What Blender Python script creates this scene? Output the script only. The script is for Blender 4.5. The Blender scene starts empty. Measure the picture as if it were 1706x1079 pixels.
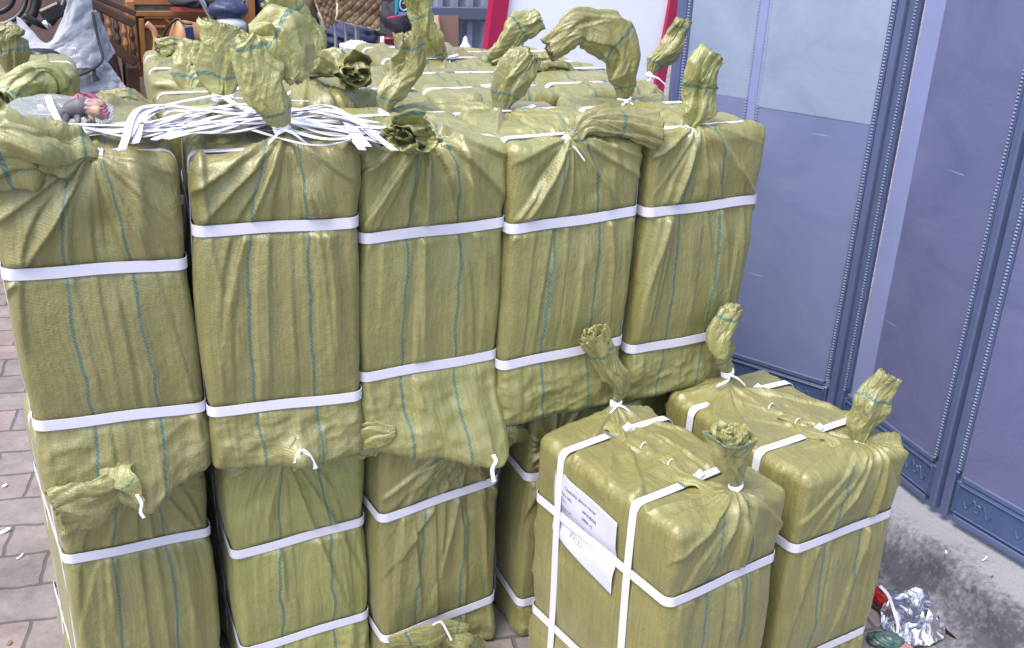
import bpy, math, random
import numpy as np
from mathutils import Matrix, Vector
R_ = math.radians
SC = bpy.context.scene
COL = SC.collection

# ------------------------------------------------------------------ camera
FOC, PITCH, ROLL, YAW = 1702.3, .3919, .0474, .4018
CP = np.array([.7802, -1.8091, 1.677])
_cy, _sy, _cp, _sp = math.cos(YAW), math.sin(YAW), math.cos(PITCH), math.sin(PITCH)
FW = np.array([_sy*_cp, _cy*_cp, -_sp]); RT = np.array([_cy, -_sy, 0.]); UP = np.cross(RT, FW)
RT, UP = math.cos(ROLL)*RT+math.sin(ROLL)*UP, -math.sin(ROLL)*RT+math.cos(ROLL)*UP
cam = bpy.data.cameras.new('camera'); cam.sensor_width = 36; cam.lens = FOC/1706*36; cam.clip_start = .05; cam.clip_end = 400
camo = bpy.data.objects.new('camera', cam); COL.objects.link(camo); SC.camera = camo
M = Matrix.Identity(4)
for i in range(3):
    M[i][0], M[i][1], M[i][2], M[i][3] = RT[i], UP[i], -FW[i], CP[i]
camo.matrix_world = M

# ------------------------------------------------------------------ light
SC.view_settings.view_transform = 'Standard'; SC.view_settings.look = 'None'
SC.view_settings.exposure = 1.32; SC.view_settings.gamma = 1; SC.view_settings.use_curve_mapping = False
SUN_EL, SUN_AZ = R_(61), R_(244)       # azimuth clockwise from +Y; veiled sun high on the left of the camera
w = bpy.data.worlds.new('World'); SC.world = w; w.use_nodes = True
nt = w.node_tree; nt.nodes.clear()
sky = nt.nodes.new('ShaderNodeTexSky'); sky.sky_type = 'NISHITA'; sky.sun_disc = False
sky.sun_elevation = SUN_EL; sky.sun_rotation = SUN_AZ; sky.air_density = 1.2; sky.dust_density = 3.5; sky.ozone_density = 1.2
bg = nt.nodes.new('ShaderNodeBackground'); bg.inputs[1].default_value = .15
wo = nt.nodes.new('ShaderNodeOutputWorld'); nt.links.new(sky.outputs[0], bg.inputs[0]); nt.links.new(bg.outputs[0], wo.inputs[0])
sl = bpy.data.lights.new('sun', 'SUN'); sl.energy = 1.2; sl.angle = R_(34); sl.color = (1, .96, .9)
so = bpy.data.objects.new('sun', sl); COL.objects.link(so)
sd = Vector((math.sin(SUN_AZ)*math.cos(SUN_EL), math.cos(SUN_AZ)*math.cos(SUN_EL), math.sin(SUN_EL)))
so.rotation_euler = sd.to_track_quat('Z', 'Y').to_euler()

# ------------------------------------------------------------------ helpers
def ray(u, v): return FW+RT*(u-853)/FOC-UP*(v-539.5)/FOC
def aty(u, v, y):
    d = ray(u, v); return CP+d*(y-CP[1])/d[1]
def atz(u, v, z):
    d = ray(u, v); return CP+d*(z-CP[2])/d[2]
def atx(u, v, x):
    d = ray(u, v); return CP+d*(x-CP[0])/d[0]

def vhash(i, j, seed):
    n = (i.astype(np.int64)*374761393+j.astype(np.int64)*668265263+int(seed)*1274126177) & 0xffffffff
    n = ((n ^ (n >> 13))*1274126177) & 0xffffffff
    n = n ^ (n >> 16)
    return (n & 0xffffff)/float(0xffffff)
def vn(x, y, seed=0):                                   # value noise 0..1
    x = np.asarray(x, float); y = np.asarray(y, float)+np.zeros_like(x); x = x+np.zeros_like(y)
    i, j = np.floor(x), np.floor(y); fx, fy = x-i, y-j
    fx = fx*fx*fx*(fx*(fx*6-15)+10); fy = fy*fy*fy*(fy*(fy*6-15)+10)
    a, b, c, d = vhash(i, j, seed), vhash(i+1, j, seed), vhash(i, j+1, seed), vhash(i+1, j+1, seed)
    return (a*(1-fx)+b*fx)*(1-fy)+(c*(1-fx)+d*fx)*fy
def fbm(x, y, seed=0, o=3):
    s = 0; a = 1; t = 0
    for k in range(o):
        s = s+a*(vn(x*2**k, y*2**k, seed+k*17)-.5)*2; t += a; a *= .5
    return s/t
def ridge(x, y, seed=0, o=2):                           # crumpled paper: creased ridges, -1..1
    s = 0; a = 1; t = 0
    for k in range(o):
        n = vn(x*1.9**k, y*1.9**k, seed+k*31); s = s+a*(1-2*np.abs(2*n-1)); t += a; a *= .5
    return s/t

MAT = {}
def mk(name, col, rough=.6, spec=.5, metal=0, noise=0, nscale=20, bump=0, bscale=60, col2=None, **kw):
    if name in MAT: return MAT[name]
    m = bpy.data.materials.new(name); m.use_nodes = True; t = m.node_tree; b = t.nodes['Principled BSDF']
    b.inputs['Base Color'].default_value = (*col, 1); b.inputs['Roughness'].default_value = rough
    b.inputs['Specular IOR Level'].default_value = spec; b.inputs['Metallic'].default_value = metal
    tc = t.nodes.new('ShaderNodeTexCoord')
    if noise or col2:
        n = t.nodes.new('ShaderNodeTexNoise'); n.inputs['Scale'].default_value = nscale; n.inputs['Detail'].default_value = 5
        n.inputs['Roughness'].default_value = .65
        t.links.new(tc.outputs['Object'], n.inputs['Vector'])
        cr = t.nodes.new('ShaderNodeValToRGB'); c2 = col2 or tuple(c*(1-noise) for c in col)
        cr.color_ramp.elements[0].position = .35; cr.color_ramp.elements[1].position = .68
        cr.color_ramp.elements[0].color = (*c2, 1); cr.color_ramp.elements[1].color = (*col, 1)
        t.links.new(n.outputs['Fac'], cr.inputs[0]); t.links.new(cr.outputs[0], b.inputs['Base Color'])
    if bump:
        n = t.nodes.new('ShaderNodeTexNoise'); n.inputs['Scale'].default_value = bscale; n.inputs['Detail'].default_value = 4
        t.links.new(tc.outputs['Object'], n.inputs['Vector'])
        bp = t.nodes.new('ShaderNodeBump'); bp.inputs['Strength'].default_value = bump; bp.inputs['Distance'].default_value = .01
        t.links.new(n.outputs['Fac'], bp.inputs['Height']); t.links.new(bp.outputs[0], b.inputs['Normal'])
    for k, v in kw.items(): b.inputs[k.replace('_', ' ')].default_value = v
    MAT[name] = m; return m

def math_node(t, op, a, b=None, c=None):
    n = t.nodes.new('ShaderNodeMath'); n.operation = op
    for i, v in enumerate((a, b, c)):
        if v is None: continue
        if isinstance(v, (int, float)): n.inputs[i].default_value = v
        else: t.links.new(v, n.inputs[i])
    return n.outputs[0]

def sack_material():
    m = bpy.data.materials.new('woven_sack_cloth'); m.use_nodes = True; t = m.node_tree; b = t.nodes['Principled BSDF']
    uv = t.nodes.new('ShaderNodeUVMap'); uv.uv_map = 'UVMap'
    sep = t.nodes.new('ShaderNodeSeparateXYZ'); t.links.new(uv.outputs[0], sep.inputs[0]); u, v = sep.outputs[0], sep.outputs[1]
    oi = t.nodes.new('ShaderNodeObjectInfo'); tc = t.nodes.new('ShaderNodeTexCoord')
    def noise(vec, scale, det=3, rough=.55, sx=1, sy=1):
        mp = t.nodes.new('ShaderNodeMapping'); mp.inputs['Scale'].default_value = (sx, sy, 1); t.links.new(vec, mp.inputs[0])
        n = t.nodes.new('ShaderNodeTexNoise'); n.inputs['Scale'].default_value = scale; n.inputs['Detail'].default_value = det
        n.inputs['Roughness'].default_value = rough; t.links.new(mp.outputs[0], n.inputs['Vector']); return n.outputs['Fac']
    big = noise(tc.outputs['Object'], 4.5, 4)
    streak = noise(uv.outputs[0], 1, 3, .6, 160, 9)
    fleck = noise(uv.outputs[0], 1, 2, .6, 420, 260)
    # base colour
    cr = t.nodes.new('ShaderNodeValToRGB'); cr.color_ramp.elements[0].position = .30; cr.color_ramp.elements[1].position = .72
    cr.color_ramp.elements[0].color = (.158, .152, .043, 1); cr.color_ramp.elements[1].color = (.282, .270, .094, 1)
    fac = math_node(t, 'MULTIPLY_ADD', streak, .55, math_node(t, 'MULTIPLY', big, .30))
    fac = math_node(t, 'ADD', fac, math_node(t, 'MULTIPLY', fleck, .18)); t.links.new(fac, cr.inputs[0])
    hsv = t.nodes.new('ShaderNodeHueSaturation')
    t.links.new(math_node(t, 'MULTIPLY_ADD', oi.outputs['Random'], .24, .86), hsv.inputs['Value'])
    t.links.new(math_node(t, 'MULTIPLY_ADD', oi.outputs['Random'], .022, .490), hsv.inputs['Hue'])
    t.links.new(cr.outputs[0], hsv.inputs['Color'])
    # dusty, faded patches
    dn = noise(tc.outputs['Object'], 3.1, 6, .65); dr = t.nodes.new('ShaderNodeValToRGB'); dr.color_ramp.elements[0].position = .50; dr.color_ramp.elements[1].position = .74
    t.links.new(dn, dr.inputs[0]); dm = t.nodes.new('ShaderNodeMixRGB'); dm.inputs[2].default_value = (.27, .255, .145, 1)
    t.links.new(math_node(t, 'MULTIPLY', dr.outputs[0], .5), dm.inputs[0]); t.links.new(hsv.outputs[0], dm.inputs[1])
    # teal woven stripes at u = +-0.058
    au = math_node(t, 'ABSOLUTE', math_node(t, 'SUBTRACT', math_node(t, 'ABSOLUTE', u), .058))
    inside = math_node(t, 'LESS_THAN', au, .0031)
    sl_ = math_node(t, 'FRACT', math_node(t, 'MULTIPLY_ADD', v, 105., math_node(t, 'MULTIPLY', u, 160.)))
    dash = math_node(t, 'GREATER_THAN', sl_, .30)
    fac2 = math_node(t, 'MULTIPLY', inside, math_node(t, 'MULTIPLY_ADD', dash, .6, .30))
    mx = t.nodes.new('ShaderNodeMixRGB'); mx.inputs[2].default_value = (.025, .115, .110, 1)
    t.links.new(fac2, mx.inputs[0]); t.links.new(dm.outputs[0], mx.inputs[1]); t.links.new(mx.outputs[0], b.inputs['Base Color'])
    # weave bump
    ribs = math_node(t, 'SINE', math_node(t, 'MULTIPLY', u, 2*math.pi/.0086))
    weft = math_node(t, 'SINE', math_node(t, 'MULTIPLY_ADD', v, 2*math.pi/.0056, math_node(t, 'MULTIPLY', u, 330.)))
    wv = math_node(t, 'MULTIPLY_ADD', ribs, .12, math_node(t, 'MULTIPLY', weft, .16))
    mod = noise(uv.outputs[0], 1, 2, .5, 45, 28)
    wv = math_node(t, 'MULTIPLY', wv, math_node(t, 'MULTIPLY_ADD', mod, 1.6, -.1))
    hgt = math_node(t, 'ADD', wv, math_node(t, 'MULTIPLY', fleck, 1.4))
    hgt = math_node(t, 'ADD', hgt, math_node(t, 'MULTIPLY', noise(uv.outputs[0], 1, 3, .6, 95, 60), 3.2))
    bp = t.nodes.new('ShaderNodeBump'); bp.inputs['Strength'].default_value = .6; bp.inputs['Distance'].default_value = .0011
    hgt = math_node(t, 'ADD', hgt, math_node(t, 'MULTIPLY', noise(uv.outputs[0], 1, 2, .5, 36, 22), 4.2))
    t.links.new(hgt, bp.inputs['Height']); t.links.new(bp.outputs[0], b.inputs['Normal'])
    rr = math_node(t, 'MULTIPLY_ADD', mod, .25, .31); t.links.new(math_node(t, 'SUBTRACT', rr, .03), b.inputs['Roughness'])
    b.inputs['Specular IOR Level'].default_value = .75
    b.inputs['Coat Weight'].default_value = .25; b.inputs['Coat Roughness'].default_value = .38; b.inputs['Coat IOR'].default_value = 1.6
    b.inputs['Sheen Weight'].default_value = .14; b.inputs['Sheen Roughness'].default_value = .4
    b.inputs['Sheen Tint'].default_value = (.92, .92, .88, 1)
    MAT['sack'] = m; return m
SACK = sack_material()
STRAP = mk('white_strap', (.63, .62, .73), .38, .5, bump=.06, bscale=300)
STRING = mk('white_string', (.78, .78, .82), .7, .3)
SEAL = mk('steel_seal', (.24, .25, .29), .42, .5, .4, noise=.5, nscale=160)

def tag(o, label=None, cat=None, group=None, kind=None):
    if label: o['label'] = label
    if cat: o['category'] = cat
    if group: o['group'] = group
    if kind: o['kind'] = kind
    return o
XF = {}
def empty(name, loc, rz=0, label=None, cat=None, group=None):
    o = bpy.data.objects.new(name, None); COL.objects.link(o); o.location = loc; o.rotation_euler = (0, 0, rz)
    o.empty_display_size = .05
    XF[o.name] = (np.array(loc, float), rz); return tag(o, label, cat, group)
def toloc(V, o):
    loc, rz = XF[o.name]; V = np.asarray(V, float)-loc; c, s = math.cos(rz), math.sin(rz)
    return np.stack([V[..., 0]*c+V[..., 1]*s, -V[..., 0]*s+V[..., 1]*c, V[..., 2]], -1)
def towld(V, o):
    loc, rz = XF[o.name]; V = np.asarray(V, float); c, s = math.cos(rz), math.sin(rz)
    return np.stack([V[..., 0]*c-V[..., 1]*s, V[..., 0]*s+V[..., 1]*c, V[..., 2]], -1)+loc
def root_of(o):
    while o.parent: o = o.parent
    return o
def mesh(name, V, F, mat, parent=None, world=False, smooth=True, uv=None):
    V = np.asarray(V, float)
    if parent is not None and world: V = toloc(V, root_of(parent))
    me = bpy.data.meshes.new(name)
    if isinstance(F, np.ndarray) and F.ndim == 2:
        n, k = F.shape
        me.vertices.add(len(V)); me.vertices.foreach_set('co', V.astype(np.float32).ravel())
        me.loops.add(n*k); me.loops.foreach_set('vertex_index', F.astype(np.int32).ravel())
        me.polygons.add(n); me.polygons.foreach_set('loop_start', np.arange(0, n*k, k, dtype=np.int32))
        me.update(calc_edges=True)
    else:
        me.from_pydata([tuple(v) for v in V], [], [tuple(int(i) for i in f) for f in F]); me.update()
    if uv is not None:
        l = me.uv_layers.new(name='UVMap'); l.data.foreach_set('uv', np.asarray(uv, np.float32).ravel())
    me.polygons.foreach_set('use_smooth', np.full(len(me.polygons), bool(smooth)))
    me.materials.append(mat)
    o = bpy.data.objects.new(name, me); COL.objects.link(o)
    if parent is not None: o.parent = parent
    return o
def grid_faces(nu, nv, wrap=False, off=0):
    i, j = np.meshgrid(np.arange(nu if wrap else nu-1), np.arange(nv-1), indexing='ij')
    i2 = (i+1) % nu
    return np.stack([i*nv+j, i2*nv+j, i2*nv+j+1, i*nv+j+1], -1).reshape(-1, 4)+off

class MB:                                               # mesh builder for hard things
    def __init__(s): s.V = []; s.F = []
    def add(s, V, F):
        o = len(s.V); s.V += [tuple(map(float, v)) for v in V]; s.F += [tuple(int(i)+o for i in f) for f in F]; return s
    def hexa(s, P):                                     # 8 points: bottom 4, top 4
        return s.add(P, [(0, 3, 2, 1), (4, 5, 6, 7), (0, 1, 5, 4), (1, 2, 6, 5), (2, 3, 7, 6), (3, 0, 4, 7)])
    def box(s, c, sz, ax=None, bev=0):                  # ax: 3 axis vectors
        A = np.eye(3) if ax is None else np.asarray(ax, float)
        h = np.asarray(sz, float)/2; c = np.asarray(c, float)
        if not bev:
            P = [c+A[0]*h[0]*x+A[1]*h[1]*y+A[2]*h[2]*z for z in (-1, 1) for x, y in ((-1, -1), (1, -1), (1, 1), (-1, 1))]
            return s.hexa(P)
        b = min(bev, *(h*.9)); P = []
        for z, k in ((-h[2], 1), (-h[2]+b, 0), (h[2]-b, 0), (h[2], 1)):
            e = b if k else 0; hx, hy = h[0]-e, h[1]-e
            for x, y in ((-hx+b*(not k), -hy), (hx-b*(not k), -hy), (hx, -hy+b*(not k)), (hx, hy-b*(not k)), (hx-b*(not k), hy), (-hx+b*(not k), hy), (-hx, hy-b*(not k)), (-hx, -hy+b*(not k))):
                P.append(c+A[0]*x+A[1]*y+A[2]*z)
        F = [tuple(range(7, -1, -1)), tuple(range(24, 32))]
        for r in range(3):
            for i in range(8): F.append((r*8+i, r*8+(i+1) % 8, (r+1)*8+(i+1) % 8, (r+1)*8+i))
        return s.add(P, F)
    def bar(s, a, b, w, t, up=(0, 0, 1)):
        a, b = np.asarray(a, float), np.asarray(b, float); d = b-a; L = np.linalg.norm(d); d /= L
        e = np.cross(d, up); e /= np.linalg.norm(e); f = np.cross(e, d)
        return s.box((a+b)/2, (L, w, t), (d, e, f), bev=min(w, t)*.15)
    def tube(s, pts, r, n=12, caps=True):
        P = spline(pts, max(2, len(pts)*6)) if len(pts) > 2 else np.asarray(pts, float)
        r = np.interp(np.linspace(0, 1, len(P)), np.linspace(0, 1, len(np.atleast_1d(r))), np.atleast_1d(r)) if np.ndim(r) else np.full(len(P), r)
        T = np.gradient(P, axis=0); T /= np.linalg.norm(T, axis=1)[:, None]
        e = np.cross(T[0], (0, 0, 1) if abs(T[0][2]) < .9 else (1, 0, 0)); e /= np.linalg.norm(e); V = []
        for p, t, q in zip(P, T, r):
            e = e-t*np.dot(e, t); e /= np.linalg.norm(e); f = np.cross(t, e)
            V += [p+q*(math.cos(a)*e+math.sin(a)*f) for a in np.arange(n)/n*2*math.pi]
        m = len(P); F = [(i*n+j, i*n+(j+1) % n, (i+1)*n+(j+1) % n, (i+1)*n+j) for i in range(m-1) for j in range(n)]
        if caps: F += [tuple(range(n-1, -1, -1)), tuple(range((m-1)*n, m*n))]
        return s.add(V, F)
    def build(s, name, mat, parent=None, world=True, smooth=False):
        return mesh(name, np.array(s.V), s.F, mat, parent, world and parent is not None, smooth)

def spline(pts, n):                                     # Catmull-Rom
    P = np.asarray(pts, float); k = len(P)
    if k == 2: return P[0]+(P[1]-P[0])*np.linspace(0, 1, n)[:, None]
    Q = np.vstack([2*P[0]-P[1], P, 2*P[-1]-P[-2]]); t = np.linspace(0, k-1-1e-9, n); i = t.astype(int); f = (t-i)[:, None]
    a, b, c, d = Q[i], Q[i+1], Q[i+2], Q[i+3]
    return .5*(2*b+(c-a)*f+(2*a-5*b+4*c-d)*f*f+(3*b-a-3*c+d)*f**3)

def ribbon(name, P, W, width, mat, parent, world=False, thick=.0008, closed=False, uvw=None):
    """flat band along points P whose width lies along vectors W"""
    P = np.asarray(P, float); W = np.asarray(W, float); W = W/np.linalg.norm(W, axis=1)[:, None]
    T = np.roll(P, -1, 0)-np.roll(P, 1, 0) if closed else np.gradient(P, axis=0)
    T /= np.linalg.norm(T, axis=1)[:, None]+1e-12
    N = np.cross(T, W); N /= np.linalg.norm(N, axis=1)[:, None]+1e-12
    h = width/2; e = thick
    prof = [(-h, 0), (-h*.97, e), (0, e*1.05), (h*.97, e), (h, 0), (h*.97, -e), (-h*.97, -e)]
    V = np.stack([P+W*a+N*b for a, b in prof], 0); k = len(prof); n = len(P)
    V = V.transpose(1, 0, 2).reshape(-1, 3); F = []
    for i in range(n if closed else n-1):
        i2 = (i+1) % n
        F += [(i*k+j, i*k+(j+1) % k, i2*k+(j+1) % k, i2*k+j) for j in range(k)]
    if not closed: F += [tuple(range(k)), tuple(range((n-1)*k+k-1, (n-1)*k-1, -1))]
    return mesh(name, V, F, mat, parent, world, smooth=False)

# ------------------------------------------------------------------ cloth tube (gathered neck of a sack)
def neck(parent, pts, rad, seed=1, twist=0., flat=.62, ref=(0, 1, 0), end='open', nph=150, nt_=100, pleat=1., crump=1., stripe=.16, name='neck', ragged=.011):
    rg = np.random.RandomState(seed)
    P = np.asarray(pts, float); L = np.linalg.norm(np.diff(P, axis=0), axis=1).sum()
    # ring schedule: (t along centre, scale, inner)
    tt = list(np.linspace(0, 1, nt_)); sc = [1.]*nt_; lay = [0]*nt_
    if end == 'open': sched = [(-.03, .80), (-.06, .62), (-.03, .5), (.0, .43), (-.03, .32), (-.05, .1)]
    elif end == 'rolled': sched = [(-.02, .88), (-.035, .80), (-.0, .70), (.012, .62), (-.02, .53), (-.03, .46), (.004, .36), (.008, .28), (-.02, .18), (-.025, .05)]
    else: sched = [(.006, .8), (.012, .55), (.005, .3), (.0, .08)]
    pt, ps = 0., 1.
    for k, (dz, s_) in enumerate(sched):
        for q in (.25, .5, .75, 1.):
            tt.append(1+(pt+(dz-pt)*q)/L); sc.append(ps+(s_-ps)*q); lay.append(k+q)
        pt, ps = dz, s_
    tt = np.array(tt); sc = np.array(sc); lay = np.array(lay); n = len(tt); tc_ = np.clip(tt, 0, 1)
    C = spline(P, 200); ts = np.linspace(0, 1, 200)
    ext = (C[-1]-C[-2])/np.linalg.norm(C[-1]-C[-2])
    ctr = np.stack([np.interp(tc_, ts, C[:, i]) for i in range(3)], 1)+np.clip(tt-1, 0, None)[:, None]*ext*L
    Tn = np.gradient(C, axis=0); Tn /= np.linalg.norm(Tn, axis=1)[:, None]
    T = np.stack([np.interp(tc_, ts, Tn[:, i]) for i in range(3)], 1); T /= np.linalg.norm(T, axis=1)[:, None]
    e1 = np.cross(T, np.asarray(ref, float)); e1 /= np.linalg.norm(e1, axis=1)[:, None]; e2 = np.cross(e1, T)
    Rr = np.interp(tc_, np.linspace(0, 1, len(rad)), rad)
    Rr = np.convolve(np.pad(Rr, 4, 'edge'), np.ones(9)/9, 'valid')
    ph = np.arange(nph)/nph*2*np.pi
    PH, TT = np.meshgrid(ph, tt); S = TT*L; LAY = lay[:, None]+PH*0
    r = np.ones_like(PH)
    K = 7
    for k in range(K):
        p0 = k*2*np.pi/K+rg.uniform(-.3, .3); wv = (vn(S[:, :1]*14, S[:, :1]*0+k*3.3, seed+k)-.5)*1.3
        pk = p0+twist*TT+wv+LAY*.22
        dl = (PH-pk+np.pi) % (2*np.pi)-np.pi
        w1, w2 = rg.uniform(.05, .10), rg.uniform(.35, .85)
        A = pleat*rg.uniform(.14, .48)*(.30+.70*np.exp(-TT*1.4))*(.6+.8*vn(S*9, S*0+k, seed+50))
        r -= A*np.where(dl < 0, np.exp(-(dl/w1)**2), np.exp(-(dl/w2)**1.4))
    cx, sx = np.cos(PH), np.sin(PH)
    grow = np.clip(TT*4, 0.15, 1)
    r += crump*grow*(.20*ridge(cx*1.1+S*11+LAY*.7, sx*1.1-S*7+seed, seed+7, 1)+.10*ridge(cx*1.9+S*27, sx*1.9-S*22, seed+9, 2)+.03*ridge(cx*3.6+S*60, sx*3.6-S*48, seed+10, 1)+.02*fbm(cx*4+S*50, sx*4, seed+11))
    r *= 1+.42*grow*fbm(cx*.9+S*8+LAY*.4, sx*.9-S*5, seed+13, 2)
    for k in range(3):                                   # flattened folds that stand off as flanges
        pk = rg.uniform(0, 6.28)+1.6*(vn(S[:, :1]*7, S[:, :1]*0+k*5.1, seed+70+k)-.5)+twist*TT; dl = (PH-pk+np.pi) % (2*np.pi)-np.pi
        r += .30*grow*crump*np.exp(-np.abs(dl)/.22)*np.clip(np.sin(TT*math.pi*rg.uniform(.7, 1.3)+rg.uniform(-.3, .6)), 0, 1)
    r *= 1+.22*np.clip((TT-.78)/.22, 0, 1)*(np.clip(TT, 0, 1) >= .78)*(1 if end != 'shut' else 0)
    ctr = ctr+(e1*((vn(tc_*L*26, tc_*0, seed+90)-.5)*.014)[:, None]+e2*((vn(tc_*L*22, tc_*0, seed+91)-.5)*.012)[:, None])*np.clip(tc_*5, 0, 1)[:, None]
    Rm = Rr[:, None]*sc[:, None]*np.clip(r, .22, 2)*.97
    V = ctr[:, None, :]+e1[:, None, :]*(Rm*cx)[..., None]+e2[:, None, :]*(Rm*sx*flat)[..., None]
    rag = ragged*fbm(cx*1.3+LAY*.3, sx*1.3+seed, seed+21, 3)*np.clip((TT-.6)/.4, 0, 1)
    V += T[:, None, :]*rag[..., None]
    V = V.reshape(-1, 3)
    F = grid_faces(n, nph)
    j = np.arange(n-1); F2 = np.stack([j*nph+nph-1, (j+1)*nph+nph-1, (j+1)*nph, j*nph], 1); F = np.vstack([F, F2])[:, ::-1]
    U = np.stack([S+.058-stripe+.006*fbm(cx, sx+S*5, seed+3), PH*.04], -1).reshape(-1, 2)
    if stripe is None: pass
    return mesh(name, V, F, SACK, parent, True, True, U[F.ravel()])

def tie(parent, p, d, r=.014, seed=0, bow=True):
    rg = np.random.RandomState(seed+5); d = np.asarray(d, float)/np.linalg.norm(d)
    e = np.cross(d, (0, 1, .2)); e /= np.linalg.norm(e); f = np.cross(e, d); m = MB()
    for k in range(3):
        o = d*(k-1)*.004
        m.tube([p+o+(r+.003)*(math.cos(a)*e+.8*math.sin(a)*f)+d*.002*math.sin(a*2+k) for a in np.linspace(0, 2*math.pi, 9)], .0024, 6)
    t = m.build('tie_string', STRING, parent, True, True)
    if bow:
        for k in range(2):
            q = p-f*r; s = rg.uniform(.02, .05); a = rg.uniform(-1, 1)
            pts = [q, q+np.array([s*.4*math.cos(a)*(1 if k else -1), -.012, -.006]), q+np.array([s*(1 if k else -1), -.012+rg.uniform(-.01, .01), -.02-rg.uniform(0, .015)])]
            P = spline(pts, 10); m2 = np.tile([0, .5, .8], (10, 1))
            ribbon('string_end', P, m2, .005, STRING, t, True, .001)
    return t

# ------------------------------------------------------------------ the wrapped bundle
class Bundle: pass
def bundle(label, X, Y, yaw, z0, w=.30, d=.42, h=.62, straps=((.46, 0, 0), (.15, 0, 0)), tops=(.055, .30), necks=(), seed=1, step=.0037,
           pulls=(), lean=(0, 0), group='wrapped bales standing in the stack', pleat=1., seam=False, dents=(), taper=.0, side_straps=True, smooth_side=(), creases=10, bulge=.0045, fans=()):
    rg = np.random.RandomState(seed*7+3)
    B = Bundle(); rt = empty('wrapped_bale', (X, Y, z0), yaw, label, 'bale', group); B.root = rt
    dim = np.array([w, d, h]); N = np.maximum(8, np.round(dim/step).astype(int)); idx = -np.ones(tuple(N+1), np.int64)
    I, J, K = np.meshgrid(*[np.arange(n+1) for n in N], indexing='ij')
    sm = (I == 0) | (I == N[0]) | (J == 0) | (J == N[1]) | (K == 0) | (K == N[2])
    idx[sm] = np.arange(sm.sum()); p = np.stack([I[sm]/N[0]*w, J[sm]/N[1]*d, K[sm]/N[2]*h], 1)
    faces = []; ft = []
    def quads(a, fl, t):
        q = np.stack([a[:-1, :-1], a[1:, :-1], a[1:, 1:], a[:-1, 1:]], -1).reshape(-1, 4)
        faces.append(q[:, ::-1] if fl else q); ft.append(np.full(len(q), t))
    quads(idx[:, 0, :], False, 0); quads(idx[:, -1, :], True, 1); quads(idx[0], True, 2); quads(idx[-1], False, 3)
    quads(idx[:, :, 0], True, 4); quads(idx[:, :, -1], False, 5)
    F = np.vstack(faces); ft = np.concatenate(ft)
    r = .019
    q = np.clip(p, r, dim-r); n = p-q; n /= np.linalg.norm(n, axis=1)[:, None]; pos = q+n*r
    wt = n*n; a = p[:, 0]-w/2; c = p[:, 1]+(p[:, 2]-h); z = p[:, 2]; y = p[:, 1]
    wf = wt[:, 1]*(n[:, 1] < 0); wb = wt[:, 1]*(n[:, 1] > 0); wl = wt[:, 0]; wtop = wt[:, 2]*(n[:, 2] > 0); wbot = wt[:, 2]*(n[:, 2] < 0)
    ft_c = wf+wtop
    # strap lines
    def sdist(x_, y_, z_):
        D = np.full(len(z_), 9.)
        for s in straps: D = np.minimum(D, np.abs(z_-(s[0]+s[1]*(x_/w)+s[2]*(y_/d))))
        return D
    ds = sdist(p[:, 0], y, z); dt = np.full(len(z), 9.)
    for t_ in tops: dt = np.minimum(dt, np.abs(y-t_))
    dside = np.where(wt[:, 1] > .5, ds, np.where(wt[:, 2] > .5, dt, np.minimum(ds, dt)))
    att = 1-.97*np.exp(-(dside/.0155)**4)
    cin = 1-np.exp(-(ds/.055)**2)
    cint = 1-np.exp(-(dt/.045)**2)
    # --- front + top field
    h_ = np.zeros(len(p))
    nk = [(k['a'], k.get('c', 0.)) for k in necks]
    dn = np.full(len(p), 9.)
    fanl = list(zip(nk, necks))+[((fa_[0], fa_[1]), dict(n=fa_[2])) for fa_ in fans]
    for (a0, c0), k in fanl:
        da, dc = a-a0, c-c0; rr = np.hypot(da, dc)+1e-6; th = np.arctan2(da, -dc); dn = np.minimum(dn, rr)
        nP = k.get('n', 22)
        for i in range(nP):
            tk = (i+.5)/nP*2*np.pi-np.pi+rg.uniform(-.16, .16); bend = rg.uniform(-.5, .5)
            dl = (th-tk-bend*rr+np.pi) % (2*np.pi)-np.pi
            ar = dl*rr; sgn = 1 if rg.rand() < .5 else -1; ar = ar*sgn
            w1 = .0026+.005*rr; w2 = rg.uniform(.009, .020)*(.35+3*np.minimum(rr, .2))
            Lk = rg.choice([.07, .12, .18, .28, .38])*(1.25 if abs(tk) < 1.2 else .6)
            A = pleat*rg.uniform(.007, .021)*rr/(rr+.022)*np.exp(-(rr/Lk)**1.8)
            h_ += A*np.where(ar < 0, np.exp(-(ar/w1)**2), np.exp(-np.abs(ar/w2)**1.3))
        for i in range(5):                                # hollows between the folds
            tk = rg.uniform(-1.1, 1.1); r0 = rg.uniform(.06, .17)
            u1 = (th-tk)*rr; v1 = rr-r0; v1w = np.where(v1 < 0, .055, .016)
            h_ -= pleat*rg.uniform(.003, .008)*np.exp(-(u1/rg.uniform(.012, .022))**2-(v1/v1w)**2)
    # long creases down the front
    zt = sorted([s[0] for s in straps])+[h]
    xfan = nk[0][0] if nk else (fans[0][0] if fans else 0.)
    for i in range(creases):
        x0 = rg.uniform(-.48, .48)*w; sl = rg.uniform(-.16, .16)+(-.25*x0 if rg.rand() < .6 else 0); s0 = rg.choice([.015, .015, .03, .2]); s1 = rg.choice([.22, .40, .48, .64, .64])
        x0 = (i+.5)/creases*.96*w-.48*w+rg.uniform(-.012, .012); s_ = -c; sp = np.clip(s_, 0, None); fan = rg.uniform(.05, .14)
        u1 = a-(xfan+(x0-xfan)*(1-np.exp(-sp/fan))+sl*.45*s_+.0016*np.sin(s_*rg.uniform(6, 14)+i)); sg = 1 if rg.rand() < .5 else -1; u1 = u1*sg
        en = np.clip((s_-s0)/.06, 0, 1)*np.clip((s1-s_)/.10, 0, 1)
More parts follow.
